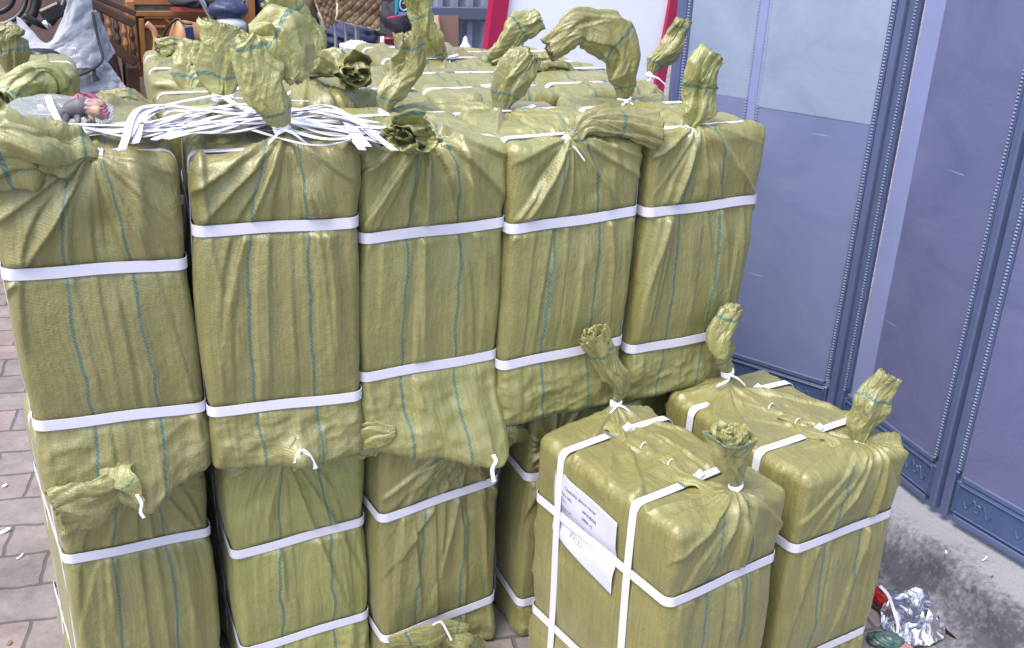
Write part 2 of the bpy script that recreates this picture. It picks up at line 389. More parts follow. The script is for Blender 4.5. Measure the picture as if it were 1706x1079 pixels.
        A = rg.uniform(.0018, .0080)*en*(.45+vn(s_*8, s_*0+i, seed))*np.clip(sp/.03, .25, 1)
        h_ += A*np.where(u1 < 0, np.exp(-(u1/.0024)**2), np.clip(1-u1/rg.uniform(.022, .065), 0, 1))
    # gathers at straps
    g1 = np.exp(-(ds/.035)**1.3); h_ += .0022*g1*ridge(a*36+z*3, z*4, seed+3)*1.0
    h_ += .0025*fbm(a*22, z*7+y*7, seed+5)+.0026*ridge(a*13+z*2+.3*fbm(a*8, z*6, seed+61), c*3+a*2, seed+6, 2)
    lowz = np.clip((zt[0]-z)/.05, 0, 1)                  # crumpled below the last strap
    h_ += lowz*(.0065*ridge(a*9+z*7, z*17-a*6, seed+8, 3)+.004*ridge(a*26, z*24, seed+9))
    # --- sides
    hs = np.zeros(len(p))
    for i in range(8):
        x0 = rg.uniform(.03, d-.03); sl = rg.uniform(-.12, .12); u1 = (y-(x0+sl*z))*(1 if rg.rand() < .5 else -1)
        hs += rg.uniform(.001, .0028)*np.where(u1 < 0, np.exp(-(u1/.0025)**2), np.exp(-np.abs(u1/.02)**1.2))*(.4+vn(z*6, z*0+i, seed))
    hs += .0026*ridge(y*16+z*4, z*5, seed+12)+.002*fbm(y*25, z*9, seed+13)+.0024*np.exp(-(ds/.03)**1.3)*ridge(y*45, z*5, seed+14)
    hs += lowz*.004*ridge(y*12, z*16, seed+15, 3)
    for (y0_, y1_, z0_, z1_) in smooth_side:             # board-flat area under a pasted sheet
        mk_ = np.clip((np.minimum(y-y0_, y1_-y))/.02+1, 0, 1)*np.clip(np.minimum(z-z0_, z1_-z)/.02+1, 0, 1); hs *= 1-.9*mk_
    ht = h_*1.0+(.0075 if seam else .0125)*ridge(a*8+.4*fbm(a*9, y*9, seed+62), y*9, seed+18, 3)+.002*fbm(a*30, y*30, seed+19)
    if seam:                                             # puckered seam along the middle of the top
        sx_ = a+.004*np.sin(y*40); pk = np.abs(np.sin(y*math.pi/.072)); ht += .004*np.exp(-(sx_/(.006+.012*pk))**2)*(.30+.70*pk)*np.clip((d-.03-y)/.03, 0, 1)
        ht += .0025*ridge(sx_*6, y*60, seed+22)*np.exp(-(sx_/.05)**2)
    wsum = wf+wb+wl+wtop+wbot+1e-9
    disp = (wf*h_+wb*h_+wl*hs+wtop*ht+wbot*0)/wsum*att
    bul = bulge*(.35+.65*(1-(2*a/w)**2))*cin
    bs = bulge*.8*(.35+.65*(1-(2*y/d-1)**2))*cin*(.5+.5*cint)
    bt = .005*(1-(2*a/w)**2)*cint*(1-(2*y/d-1)**2)
    disp += (wf*bul+wb*bul+wl*bs+wtop*bt)/wsum
    disp -= .0045*(1-cin)*(wf+wb+wl)+.0035*wtop*np.exp(-(dt/.013)**2)
    for (fa, fc, ra, rc, am) in dents: disp += am*np.exp(-((a-fa)/ra)**2-((c-fc)/rc)**2)*ft_c
    pos = pos+n*disp[:, None]
    # vertical-corner softness
    for k in necks:
        T = np.asarray(k['T'], float) if 'T' in k else None
        if T is None: continue
        base = np.array([k['a']+w/2, max(k.get('c', 0.), 0)+.004, h-.004-max(-k.get('c', 0.), 0)]); rho = k.get('rho', .034)
        dd = np.linalg.norm(pos-base, axis=1); g = .97*np.exp(-(dd/rho)**1.5)
        # gathered waist: verts approach the tie point but keep a ring around it
        dirv = pos-base; dirv /= np.linalg.norm(dirv, axis=1)[:, None]+1e-9
        tgt = T+dirv*.010*np.array([1, .8, .3])
        pos = pos+(tgt-pos)*g[:, None]
    for (src, tgt, rho) in pulls:
        src, tgt = np.asarray(src, float), np.asarray(tgt, float)
        dd = np.linalg.norm(p-src, axis=1); g = np.exp(-(dd/rho)**1.6); pos = pos+((tgt-src)*g[:, None])
    def warp(P):
        P = np.array(P, float); zz = P[:, 2]/h; k = 1+taper*(1-zz)*(zz > -9)
        P[:, 0] = (P[:, 0]-w/2)*k+w/2+lean[0]*zz; P[:, 1] = (P[:, 1]-d/2)*k+d/2+lean[1]*zz
        P[:, 0] += .004*np.sin(zz*5+seed); return P
    pos = warp(pos)
    # uv
    gth = 1+1.5*np.exp(-dn/.075); a0 = nk[0][0] if nk else 0.
    ac = (a-a0*np.exp(-dn/.1))*gth+.010*(vn(c*4.5, c*0, seed+30)-.5)*2
    uvp = np.zeros((6, len(p), 2))
    ac = ac+.006*fbm(c*14, c*0, seed+33)
    uvp[0] = np.stack([ac, c], 1); uvp[5] = uvp[0]; uvp[1] = np.stack([a, d+h-z], 1)
    if seam: uvp[5] = uvp[0]+np.array([.4, 0])
    uvp[2] = np.stack([.2+y, z], 1); uvp[3] = uvp[2]; uvp[4] = np.stack([.2+a*.0+p[:, 0], y], 1)
    U = uvp[ft[:, None], F]
    B.body = mesh('sack_cover', pos, F, SACK, rt, False, True, U.reshape(-1, 2))
    # straps
    def loop2(hx, hy, rc, n=10, m=10):
        pts = []
        for cx_, cy_, a0_ in ((hx-rc, -hy+rc, -90), (hx-rc, hy-rc, 0), (-hx+rc, hy-rc, 90), (-hx+rc, -hy+rc, 180)):
            for k in range(n+1): an = R_(a0_+90*k/n); pts.append((cx_+rc*math.cos(an), cy_+rc*math.sin(an)))
        out = []
        for i in range(len(pts)):
            A_, B_ = np.array(pts[i]), np.array(pts[(i+1) % len(pts)]); L = np.linalg.norm(B_-A_); k = max(1, int(L/.03))
            for t in range(k): out.append(A_+(B_-A_)*t/k)
        return np.array(out)
    sw = .0212
    for s in straps:
        Q = loop2(w/2+.0012, d/2+.0012, r+.001)
        P = np.stack([Q[:, 0]+w/2, Q[:, 1]+d/2, s[0]+s[1]*(Q[:, 0]/w+.5)+s[2]*(Q[:, 1]/d+.5)], 1)
        P[:, 2] += .0012*np.sin(Q[:, 0]*30+seed)
        ribbon('strap', warp(P), np.tile([0, 0, 1.], (len(P), 1)), sw, STRAP, rt, closed=True, thick=.0007)
    B.seals = []
    for i, t_ in enumerate(tops):
        Q = loop2(w/2+(.0012 if not seam else .0034), h/2+.0044, r+.001); P = np.stack([Q[:, 0]+w/2, t_+0*Q[:, 0]+.004*np.sin(Q[:, 0]*14+i), Q[:, 1]+h/2], 1)
        P[:, 2] = np.maximum(P[:, 2], .0035)
        st = ribbon('strap', warp(P), np.tile([0, 1., 0], (len(P), 1)), sw*.95, STRAP, rt, closed=True)
        m = MB(); cx_ = w/2+rg.uniform(-.03, .03)
        for k in range(5): m.box(warp([[cx_+(k-2)*.0052, t_, h+.0048]])[0], (.0046, sw*1.1, .0030 if k % 2 else .0044), bev=.0008)
        m.build('strap_seal', SEAL, st, False)
        # loose tail of the strap
        P = spline([[cx_+.01, t_, h+.0065], [cx_+.035, t_+.002, h+.0085], [cx_+.052, t_+.006, h+.0125]], 8)
        if seam or rg.rand() < .35: ribbon('strap_end', P, np.tile([0, 1., .15], (8, 1)), sw*.8, STRAP, st)
    if seam:
        seamy = np.linspace(d-.045, .05, 15); zz_ = h+.007+.003*np.sin(np.arange(15)*1.7)
        sp_ = warp(np.stack([w/2+.006*np.sin(np.arange(15)*1.1), seamy, zz_], 1))
        neck(rt, towld(sp_, rt), [.030, .016, .028, .012, .026, .029, .011, .024, .027, .011, .025, .026, .012, .024, .030], seed+40, flat=.34, ref=(0, 0, 1), end='shut', name='seam_roll', crump=.5, pleat=.8, stripe=.9, nt_=130, ragged=0)
        for q in (.18, .262):
            c_ = np.array([w/2, q, h+.016]); m = MB()
            m.tube(warp([c_+[-.013, -.002, -.004], c_+[-.006, 0, .004], c_+[.004, .002, .004], c_+[.013, .004, -.005]]), .0013, 6)
            m.build('seam_tie', STRING, rt, False, True)
    B.w, B.d, B.h, B.warp = w, d, h, warp; B.T = []
    return B

def full_bundle(label, X, Y, yaw, z0, nks, **kw):
    """nks: dicts: base (world pt), pts (world pts after base), rad, + neck() options"""
    c, s = math.cos(yaw), math.sin(yaw); w_ = kw.get('w', .30); h_ = kw.get('h', .62); spec = []
    for k in nks:
        if k.get('free'): continue
        b = np.asarray(k['pts'][0], float)-np.array([X, Y, z0]); l = np.array([b[0]*c+b[1]*s, -b[0]*s+b[1]*c, b[2]])
        spec.append(dict(a=l[0]-w_/2, c=min(max(l[1], -.02) if l[2] > h_-.06 else l[2]-h_, kw.get('d', .42)), T=l, rho=k.get('rho', .034 if l[1] < .1 else .058), n=k.get('n', 22)))
    B = bundle(label, X, Y, yaw, z0, necks=spec, **kw)
    for i, k in enumerate(nks):
        o = {q: v for q, v in k.items() if q not in ('pts', 'rad', 'free', 'rho', 'n', 'tie', 'bow')}
        P = np.asarray(k['pts'], float); d0 = (P[1]-P[0])/np.linalg.norm(P[1]-P[0])
        P[0] = P[0]-d0*.006
        nkob = neck(B.root, P, k['rad'], **o)
        if k.get('tie', True): tie(B.root, P[0]+d0*.008, d0, k['rad'][0]*.95, k.get('seed', 1), k.get('bow', True))
    return B

# ================================================================== SETTING
def brick_material():
    m = bpy.data.materials.new('brick_paving'); m.use_nodes = True; t = m.node_tree; b = t.nodes['Principled BSDF']
    tc = t.nodes.new('ShaderNodeTexCoord'); mp = t.nodes.new('ShaderNodeMapping'); mp.inputs['Rotation'].default_value = (0, 0, R_(8))
    t.links.new(tc.outputs['Object'], mp.inputs[0])
    wn = t.nodes.new('ShaderNodeTexNoise'); wn.inputs['Scale'].default_value = 6; t.links.new(mp.outputs[0], wn.inputs['Vector'])
    ad = t.nodes.new('ShaderNodeMixRGB'); ad.blend_type = 'ADD'; ad.inputs[0].default_value = .035; t.links.new(mp.outputs[0], ad.inputs[1]); t.links.new(wn.outputs['Color'], ad.inputs[2])
    br = t.nodes.new('ShaderNodeTexBrick'); br.inputs['Scale'].default_value = 1; br.inputs['Brick Width'].default_value = .23; br.inputs['Row Height'].default_value = .145
    br.inputs['Mortar Size'].default_value = .006; br.inputs['Mortar Smooth'].default_value = .4
    br.inputs['Color1'].default_value = (.26, .215, .21, 1); br.inputs['Color2'].default_value = (.21, .20, .205, 1); br.inputs['Mortar'].default_value = (.12, .105, .105, 1)
    t.links.new(ad.outputs[0], br.inputs['Vector'])
    n = t.nodes.new('ShaderNodeTexNoise'); n.inputs['Scale'].default_value = 5; n.inputs['Detail'].default_value = 7; n.inputs['Roughness'].default_value = .7
    t.links.new(tc.outputs['Object'], n.inputs['Vector'])
    cr = t.nodes.new('ShaderNodeValToRGB'); cr.color_ramp.elements[0].position = .33; cr.color_ramp.elements[0].color = (.5, .48, .46, 1); cr.color_ramp.elements[1].position = .62; cr.color_ramp.elements[1].color = (1.1, 1.08, 1.08, 1)
    t.links.new(n.outputs['Fac'], cr.inputs[0])
    mx = t.nodes.new('ShaderNodeMixRGB'); mx.blend_type = 'MULTIPLY'; mx.inputs[0].default_value = .85
    t.links.new(br.outputs['Color'], mx.inputs[1]); t.links.new(cr.outputs[0], mx.inputs[2]); t.links.new(mx.outputs[0], b.inputs['Base Color'])
    n2 = t.nodes.new('ShaderNodeTexNoise'); n2.inputs['Scale'].default_value = 70; n2.inputs['Detail'].default_value = 5; t.links.new(tc.outputs['Object'], n2.inputs['Vector'])
    hh = math_node(t, 'MULTIPLY_ADD', br.outputs['Fac'], -1.0, math_node(t, 'MULTIPLY', n2.outputs['Fac'], .6))
    bp = t.nodes.new('ShaderNodeBump'); bp.inputs['Strength'].default_value = .6; bp.inputs['Distance'].default_value = .006
    t.links.new(hh, bp.inputs['Height']); t.links.new(bp.outputs[0], b.inputs['Normal']); b.inputs['Roughness'].default_value = .85
    return m
def concrete_material():
    m = bpy.data.materials.new('stained_concrete'); m.use_nodes = True; t = m.node_tree; b = t.nodes['Principled BSDF']
    tc = t.nodes.new('ShaderNodeTexCoord')
    def ns(sc, det, r=.6):
        n = t.nodes.new('ShaderNodeTexNoise'); n.inputs['Scale'].default_value = sc; n.inputs['Detail'].default_value = det; n.inputs['Roughness'].default_value = r; n.inputs['Distortion'].default_value = 0
        t.links.new(tc.outputs['Object'], n.inputs['Vector']); return n.outputs['Fac']
    at = t.nodes.new('ShaderNodeAttribute'); at.attribute_name = 'dirt'
    a = math_node(t, 'ADD', math_node(t, 'MULTIPLY', ns(55, 10, .7), .50), math_node(t, 'MULTIPLY', ns(5, 4, .55), .50)); c = ns(150, 5, .7)
    f = math_node(t, 'MULTIPLY_ADD', at.outputs['Fac'], .15, a)
    cr = t.nodes.new('ShaderNodeValToRGB'); e = cr.color_ramp.elements; e[0].position = .50; e[0].color = (.27, .27, .30, 1); e[1].position = .70; e[1].color = (.06, .06, .075, 1)
    x = e.new(.57); x.color = (.19, .19, .215, 1); x = e.new(.625); x.color = (.13, .13, .15, 1)
    t.links.new(f, cr.inputs[0])
    mx = t.nodes.new('ShaderNodeMixRGB'); mx.blend_type = 'MULTIPLY'; mx.inputs[0].default_value = .5
    c2 = t.nodes.new('ShaderNodeValToRGB'); c2.color_ramp.elements[0].position = .3; c2.color_ramp.elements[0].color = (.6, .6, .62, 1); c2.color_ramp.elements[1].position = .6
    t.links.new(c, c2.inputs[0]); t.links.new(cr.outputs[0], mx.inputs[1]); t.links.new(c2.outputs[0], mx.inputs[2]); t.links.new(mx.outputs[0], b.inputs['Base Color'])
    bp = t.nodes.new('ShaderNodeBump'); bp.inputs['Strength'].default_value = .5; bp.inputs['Distance'].default_value = .012
    t.links.new(math_node(t, 'ADD', a, math_node(t, 'MULTIPLY', c, .5)), bp.inputs['Height']); t.links.new(bp.outputs[0], b.inputs['Normal'])
    b.inputs['Roughness'].default_value = .75; return m
V = [(-60, -40, 0), (80, -40, 0), (80, 120, 0), (-60, 120, 0)]
g = mesh('ground', V, [(0, 1, 2, 3)], brick_material(), smooth=False); tag(g, kind='structure')
# raised concrete step under the gate, with a rough sloping face
nu, nv = 260, 46; ys = np.linspace(-2.2, 3.2, nu); prof = [(2.60, .0), (2.66, .010), (2.705, .045), (2.738, .112), (2.762, .130), (2.84, .132), (3.6, .134)]
px_ = np.array(prof); tpar = np.concatenate([np.linspace(0, .72, nv-8), np.linspace(.74, 1, 8)]); k_ = np.linspace(0, 1, len(prof))
kk = np.array([0, .15, .32, .5, .62, .74, 1]); XX = np.interp(tpar, kk, px_[:, 0]); ZZ = np.interp(tpar, kk, px_[:, 1])
YY, XG = np.meshgrid(ys, XX, indexing='ij'); ZG = np.tile(ZZ, (nu, 1)); edge = np.exp(-((XG-2.72)/.07)**2)
XG = XG-.022*edge*fbm(YY*5, ZG*9, 4)-.05*np.exp(-((XG-2.68)/.06)**2)*(YY > .0)*0; ZG = ZG+edge*.010*fbm(YY*18, XG*20, 6, 4)+.002*fbm(YY*9, XG*9, 7)-.0
ZG[:, 0] = -.01
st = mesh('step', np.stack([XG, YY, ZG], -1).reshape(-1, 3), grid_faces(nu, nv)[:, ::-1], concrete_material()); tag(st, kind='structure')
dv = (np.exp(-((XG-2.69)/.075)**2)*.95+.25*(XG < 2.78)).reshape(-1)
at_ = st.data.attributes.new('dirt', 'FLOAT', 'POINT'); at_.data.foreach_set('value', dv.astype(np.float32))

# ------------------------------------------------------------------ folding gate
BLUE = mk('gate_blue_paint', (.085, .11, .215), .5, .3, noise=.16, nscale=9)
BLUEL = mk('gate_light_paint', (.22, .25, .44), .45, .3, noise=.10, nscale=5)
KICK = mk('gate_kick_panel', (.06, .095, .20), .35, .5, noise=.2, nscale=12)
RIB = mk('gate_rib_strip', (.26, .30, .44), .5, .4)
RUB = mk('dark_rubber', (.02, .025, .04), .55)
def screen_material(name, col, col2, rough, mesh_s=.35):
    m = bpy.data.materials.new(name); m.use_nodes = True; t = m.node_tree; b = t.nodes['Principled BSDF']
    uv = t.nodes.new('ShaderNodeUVMap'); uv.uv_map = 'UVMap'; sep = t.nodes.new('ShaderNodeSeparateXYZ'); t.links.new(uv.outputs[0], sep.inputs[0])
    n = t.nodes.new('ShaderNodeTexNoise'); n.inputs['Scale'].default_value = 3.0; n.inputs['Detail'].default_value = 9; n.inputs['Roughness'].default_value = .68; n.inputs['Distortion'].default_value = .9; t.links.new(uv.outputs[0], n.inputs['Vector'])
    cr = t.nodes.new('ShaderNodeValToRGB'); cr.color_ramp.elements[0].position = .35; cr.color_ramp.elements[1].position = .65
    cr.color_ramp.elements[0].color = (*col, 1); cr.color_ramp.elements[1].color = (*col2, 1); t.links.new(n.outputs['Fac'], cr.inputs[0])
    # scratches and smears
    mp = t.nodes.new('ShaderNodeMapping'); mp.inputs['Rotation'].default_value = (0, 0, .5); mp.inputs['Scale'].default_value = (3, 60, 1); t.links.new(uv.outputs[0], mp.inputs[0])
    s = t.nodes.new('ShaderNodeTexNoise'); s.inputs['Scale'].default_value = 1.3; s.inputs['Detail'].default_value = 3; t.links.new(mp.outputs[0], s.inputs['Vector'])
    s2 = t.nodes.new('ShaderNodeTexNoise'); s2.inputs['Scale'].default_value = 5; t.links.new(uv.outputs[0], s2.inputs['Vector'])
    sc = math_node(t, 'MULTIPLY', math_node(t, 'GREATER_THAN', s.outputs['Fac'], .70), math_node(t, 'GREATER_THAN', s2.outputs['Fac'], .56))
    mx = t.nodes.new('ShaderNodeMixRGB'); mx.inputs[2].default_value = (.45, .47, .55, 1); t.links.new(math_node(t, 'MULTIPLY', sc, .32), mx.inputs[0]); t.links.new(cr.outputs[0], mx.inputs[1])
    t.links.new(mx.outputs[0], b.inputs['Base Color'])
    a = math_node(t, 'SINE', math_node(t, 'MULTIPLY', sep.outputs[0], 2*math.pi/.0064)); c = math_node(t, 'SINE', math_node(t, 'MULTIPLY', sep.outputs[1], 2*math.pi/.0064))
    bp = t.nodes.new('ShaderNodeBump'); bp.inputs['Strength'].default_value = mesh_s; bp.inputs['Distance'].default_value = .00018
    h = math_node(t, 'ADD', math_node(t, 'MULTIPLY', a, c), math_node(t, 'MULTIPLY', n.outputs['Fac'], 14.)); t.links.new(h, bp.inputs['Height']); t.links.new(bp.outputs[0], b.inputs['Normal'])
    b.inputs['Roughness'].default_value = rough; b.inputs['Specular IOR Level'].default_value = .4
    return m
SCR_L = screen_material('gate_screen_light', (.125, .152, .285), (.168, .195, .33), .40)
SCR_G = screen_material('gate_pane_reflection', (.19, .235, .345), (.255, .305, .42), .4, .2)  # green-grey reflection on the upper panes, put into their base colour
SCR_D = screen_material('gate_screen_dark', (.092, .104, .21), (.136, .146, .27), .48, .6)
HT = 2.35
def gate_panel(P0, P1, label, segs, kick=True, post0=True, post1=True):
    """P0,P1 floor points (xy); segs: panes (s0,s1,z0,z1,mat); local s along P0->P1"""
    P0 = np.array([*P0, 0.]); P1 = np.array([*P1, 0.]); D = P1-P0; L = np.linalg.norm(D); D /= L; Nn = np.array([D[1], -D[0], 0.])
    if np.dot(Nn, np.array([CP[0], CP[1], 0])-P0) < 0: Nn = -Nn
    Z = np.array([0, 0, 1.]); ax = (D, Nn, Z); rt = empty('gate_leaf', tuple(P0+Z*.134), 0, label, 'gate', 'leaves of the folding blue gate')
    def pt(s, n_, z): return P0+D*s+Nn*n_+Z*z
    zb = .150
    f = MB()
    for s, wd in ((.013, .026), (L-.013, .026)):
        f.box(pt(s, 0, (zb+HT)/2), (wd, .034, HT-zb), ax, .004)
    f.box(pt(L/2, 0, zb+.010), (L-.09, .030, .02), ax, .003); f.box(pt(L/2, 0, HT-.03), (L-.09, .030, .05), ax, .003); f.box(pt(L/2, 0, .283), (L-.09, .028, .018), ax, .003)
    f.build('frame', BLUE, rt)
    for (s0, s1, z0, z1, mt, off) in segs:
        V = np.array([pt(s0, off, z0), pt(s1, off, z0), pt(s1, off, z1), pt(s0, off, z1), pt(s0, off-.006, z0), pt(s1, off-.006, z0), pt(s1, off-.006, z1), pt(s0, off-.006, z1)])
        F = np.array([(0, 1, 2, 3), (7, 6, 5, 4), (0, 4, 5, 1), (1, 5, 6, 2), (2, 6, 7, 3), (3, 7, 4, 0)])
        uv = np.array([(s0, z0), (s1, z0), (s1, z1), (s0, z1)]*2)[F.ravel()]
        mesh('pane', V, F, mt, rt, True, False, uv)
    for s in [.034, L-.034]:
        m = MB()
        for k in range(int((HT-.34)/.0092)): m.box(pt(s, .019, .30+k*.0092), (.0075, .002, .0034), ax)
        m.build('rib_strip', RIB, rt)
        MB().box(pt(s, .012, (.29+HT)/2-.02), (.015, .008, HT-.36), ax).build('rubber_seal', BLUE, rt)
    if kick:
        m = MB(); a, b = .03, L-.03; z0, z1 = .172, .272
        m.box(pt(L/2, .004, (z0+z1)/2), (b-a, .016, z1-z0), ax, .003)
        kp = m.build('kick_panel', KICK, rt)
        e = MB()
        for zz in (z0+.008, z1-.008): e.box(pt(L/2, .0135, zz), (b-a-.02, .005, .006), ax, .0015)
        for ss in (a+.012, b-.012): e.box(pt(ss, .0135, (z0+z1)/2), (.006, .005, z1-z0-.024), ax, .0015)
        n_m = max(2, int((b-a)/.14))
        for k in range(n_m):
            s0 = a+(b-a)*(k+.5)/n_m
            for sg in (-1, 1):
                pts = [pt(s0+sg*(.006+.038*u), .0125, (z0+z1)/2+.020*math.sin(u*6.5)*(1-u*.4)) for u in np.linspace(0, 1, 7)]
                e.tube(pts, .0023, 6)
            e.tube([pt(s0+.010*math.cos(q), .0125, (z0+z1)/2+.012*math.sin(q)) for q in np.linspace(0, 6.28, 9)], .002, 6)
        e.build('relief_trim', KICK, kp)
    return rt
P2 = (2.919, .519); P3 = (2.875, -.012); dA = np.array([-.173, .3]); dA /= np.linalg.norm(dA)
PA = (P2[0]+dA[0]*.705, P2[1]+dA[1]*.705)
LA = .705
gate_panel(P2, PA, 'folding gate leaf with a greenish reflection coloured onto its upper half, behind the rear bales', [(.042, .405, 1.122, 2.3, SCR_G, .012), (.042, .405, .29, 1.12, SCR_L, .010), (.435, .664, 1.14, 2.3, SCR_G, .011), (.435, .664, .29, 1.138, SCR_L, .010)])
r = [o for o in COL.objects if o.name.startswith('gate_leaf')][-1]
m = MB(); DD = np.array([*dA, 0]); NN = np.array([-dA[1], dA[0], 0]); NN = NN if NN @ (CP-np.array([*P2, 0])) > 0 else -NN
m.box(np.array([*P2, 0])+DD*.42+NN*.004+np.array([0, 0, 1.3]), (.030, .022, 2.03), (DD, NN, np.array([0, 0, 1.])), .003); m.build('mullion', BLUEL, r)
for s in (.400, .440):
    m = MB()
    for k in range(216): m.box(np.array([*P2, 0])+DD*s+NN*.012+np.array([0, 0, .30+k*.0092]), (.006, .003, .004), (DD, NN, np.array([0, 0, 1.])))
    m.build('rib_strip', RIB, r)
LB = math.hypot(P3[0]-P2[0], P3[1]-P2[1])
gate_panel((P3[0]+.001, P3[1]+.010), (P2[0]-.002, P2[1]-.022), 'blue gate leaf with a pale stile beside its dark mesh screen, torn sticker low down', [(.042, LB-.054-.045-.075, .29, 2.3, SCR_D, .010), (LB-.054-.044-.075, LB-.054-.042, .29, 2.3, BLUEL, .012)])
rB = [o for o in COL.objects if o.name.startswith('gate_leaf')][-1]
P4 = (3.01, -1.02)
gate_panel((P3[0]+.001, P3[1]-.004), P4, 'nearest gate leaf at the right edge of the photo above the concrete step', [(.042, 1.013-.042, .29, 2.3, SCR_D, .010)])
# torn sticker on the middle leaf
c4 = [atx(1478, 660, 2.905), atx(1582, 678, 2.90), atx(1572, 697, 2.90), atx(1482, 692, 2.905)]
sv = []
for j in range(9):
    for i in range(15):
        a, b = i/14, j/8; p = (c4[0]*(1-a)+c4[1]*a)*(1-b)+(c4[3]*(1-a)+c4[2]*a)*b; tq = 1+.06*math.sin(i*2.1+j*3)
        p = p+np.array([0, 0, .004*math.sin(i*1.7+j)]); p[0] = 2.896+(p[1]-.2)*.075-.0065-.0006*math.sin(i*.9+j); sv.append(p)
PAP = mk('sticker_paper', (.30, .31, .40), .5, noise=.45, nscale=60, col2=(.20, .16, .22))
mesh('sticker_remnant', sv, grid_faces(9, 15), PAP, rB, True, False)
# slim post behind the end of the gate
m = MB()
pc = aty(1137, 60, 1.32)
m.box((pc[0], 1.32, 1.0), (.038, .05, 2.0), None, .004)
po = m.build('gate_post', BLUE); tag(po, 'slim blue post with a ribbed strip, between the gate and the red-framed board', 'post')
XF[po.name] = (np.zeros(3), 0)
m = MB()
for k in range(205): m.box((pc[0]-.005, 1.291, .05+k*.0092), (.011, .005, .004))
m.build('rib_strip', RIB, po)

# ------------------------------------------------------------------ red-framed white board (leans a little)
CRIM = mk('crimson_paint', (.36, .012, .07), .35, .5, noise=.1, nscale=8)
WB = mk('white_board_face', (.80, .82, .92), .35, .5, noise=.04, nscale=3)
yb = 1.62
tl, tr = aty(846, 0, yb), aty(1118, 0, yb); bl_, br_ = aty(836, 92, yb), aty(1100, 148, yb)
lz = np.array([.10, 0, 1.]); lz /= np.linalg.norm(lz); lx = np.array([1., .0, -.10]); lx /= np.linalg.norm(lx)
cx0 = np.array([aty(813, 100, yb)[0], yb, .0]); hB = 1.9
def bp_(s, z, n_=0): return np.array([cx0[0]+.10*(z-1.16)+s, yb-n_, z])
wB = (aty(1100, 148, yb)[0]-cx0[0])
br0 = empty('display_board', (cx0[0], yb, 0), 0, 'large white board in a crimson frame standing behind the bales', 'board')
m = MB(); m.hexa([bp_(.04, .06, 0), bp_(wB-.02, .06, 0), bp_(wB-.02, .06, -.02), bp_(.04, .06, -.02), bp_(.04, hB-.05, 0), bp_(wB-.02, hB-.05, 0), bp_(wB-.02, hB-.05, -.02), bp_(.04, hB-.05, -.02)]); m.build('panel', WB, br0)
m = MB()
for a, b in ((-.015, .044), (wB-.024, wB+.018)): m.hexa([bp_(a, 0, .018), bp_(b, 0, .018), bp_(b, 0, -.03), bp_(a, 0, -.03), bp_(a, hB, .018), bp_(b, hB, .018), bp_(b, hB, -.03), bp_(a, hB, -.03)])
for z0, z1 in ((.01, .06), (hB-.055, hB-.002)): m.hexa([bp_(.044, z0, .016), bp_(wB-.024, z0, .016), bp_(wB-.024, z0, -.028), bp_(.044, z0, -.028), bp_(.044, z1, .016), bp_(wB-.024, z1, .016), bp_(wB-.024, z1, -.028), bp_(.044, z1, -.028)])
m.build('frame', CRIM, br0)

# ------------------------------------------------------------------ back walls
WALLB = mk('brown_render', (.17, .10, .09), .8, noise=.3, nscale=6, bump=.3, bscale=25)
DARK = mk('dark_plaster', (.035, .032, .04), .9, noise=.4, nscale=5, bump=.3)
m = MB(); m.box((.2, 4.4, 1.3), (2.6, .12, 2.6), None, .01); tag(m.build('wall', WALLB), 'brown rendered wall behind the covered scooter', 'wall')
m = MB(); m.box((3.0, 4.6, 1.3), (3.0, .12, 2.6), None, .01); tag(m.build('shed_wall', DARK), 'dark back wall of the shed behind the rack and boxes', 'wall')
GMET = mk('grey_corrugated_sheet', (.24, .26, .36), .5, .5, noise=.2, nscale=7)
mw = empty('metal_partition', (2.0, 2.3, 0), 0, 'grey blue ribbed metal partition beside the crimson frame', 'partition')
x0, x1 = aty(712, 40, 2.3)[0], aty(835, 40, 2.3)[0]; n = 60; V = []; 
for k in range(n):
    x = x0+(x1-x0)*k/(n-1); yy = 2.3+.012*math.copysign(min(1, abs(math.sin(k*math.pi/6))*2), math.sin(k*math.pi/6))
    V += [(x, yy, 0), (x, yy, 1.75)]
mesh('ribbed_sheet', V, [(2*k, 2*k+2, 2*k+3, 2*k+1) for k in range(n-1)], GMET, mw, True, False)
zr = aty(770, 22, 2.27)[2]
MB().box(((x0+x1)/2, 2.27, zr), (x1-x0, .03, .05), None, .003).build('cross_rail', mk('dark_blue_rail', (.09, .10, .16), .5), mw)

# ================================================================== BALES
def pth(y0, *pp):
    """sack-neck path: pixels of its own photograph turned into points standing at the depths given"""
    out = []
    for q in pp:
        out.append(aty(q[0], q[1], q[2] if len(q) > 2 else y0))
    return np.array(out)
GT = 'wrapped bales of the upper front row'; GL = 'wrapped bales of the lower front row'; GR = 'wrapped bales of the rear rows'
B1 = full_bundle('upper front bale farthest left, its thick neck lying flopped to the left', .628, 0, .045, .62,
    [dict(pts=pth(.03, (166, 262), (120, 258, .02), (60, 250, .0), (-25, 258, 0)), rad=[.012, .034, .046, .052, .048], seed=11, flat=.75, twist=.6, end='open', pleat=1.2, bow=False)],
    w=.300, seed=1, straps=((.440, -.010, 0), (.150, -.010, 0)), group=GT,
    pulls=[((.17, -.0, .03), (.175, -.03, -.045), .055), ((.03, 0, .0), (.03, -.02, -.02), .06)], lean=(-.012, 0), dents=[(.02, -.10, .03, .03, -.012), (.08, -.07, .012, .07, .010)])
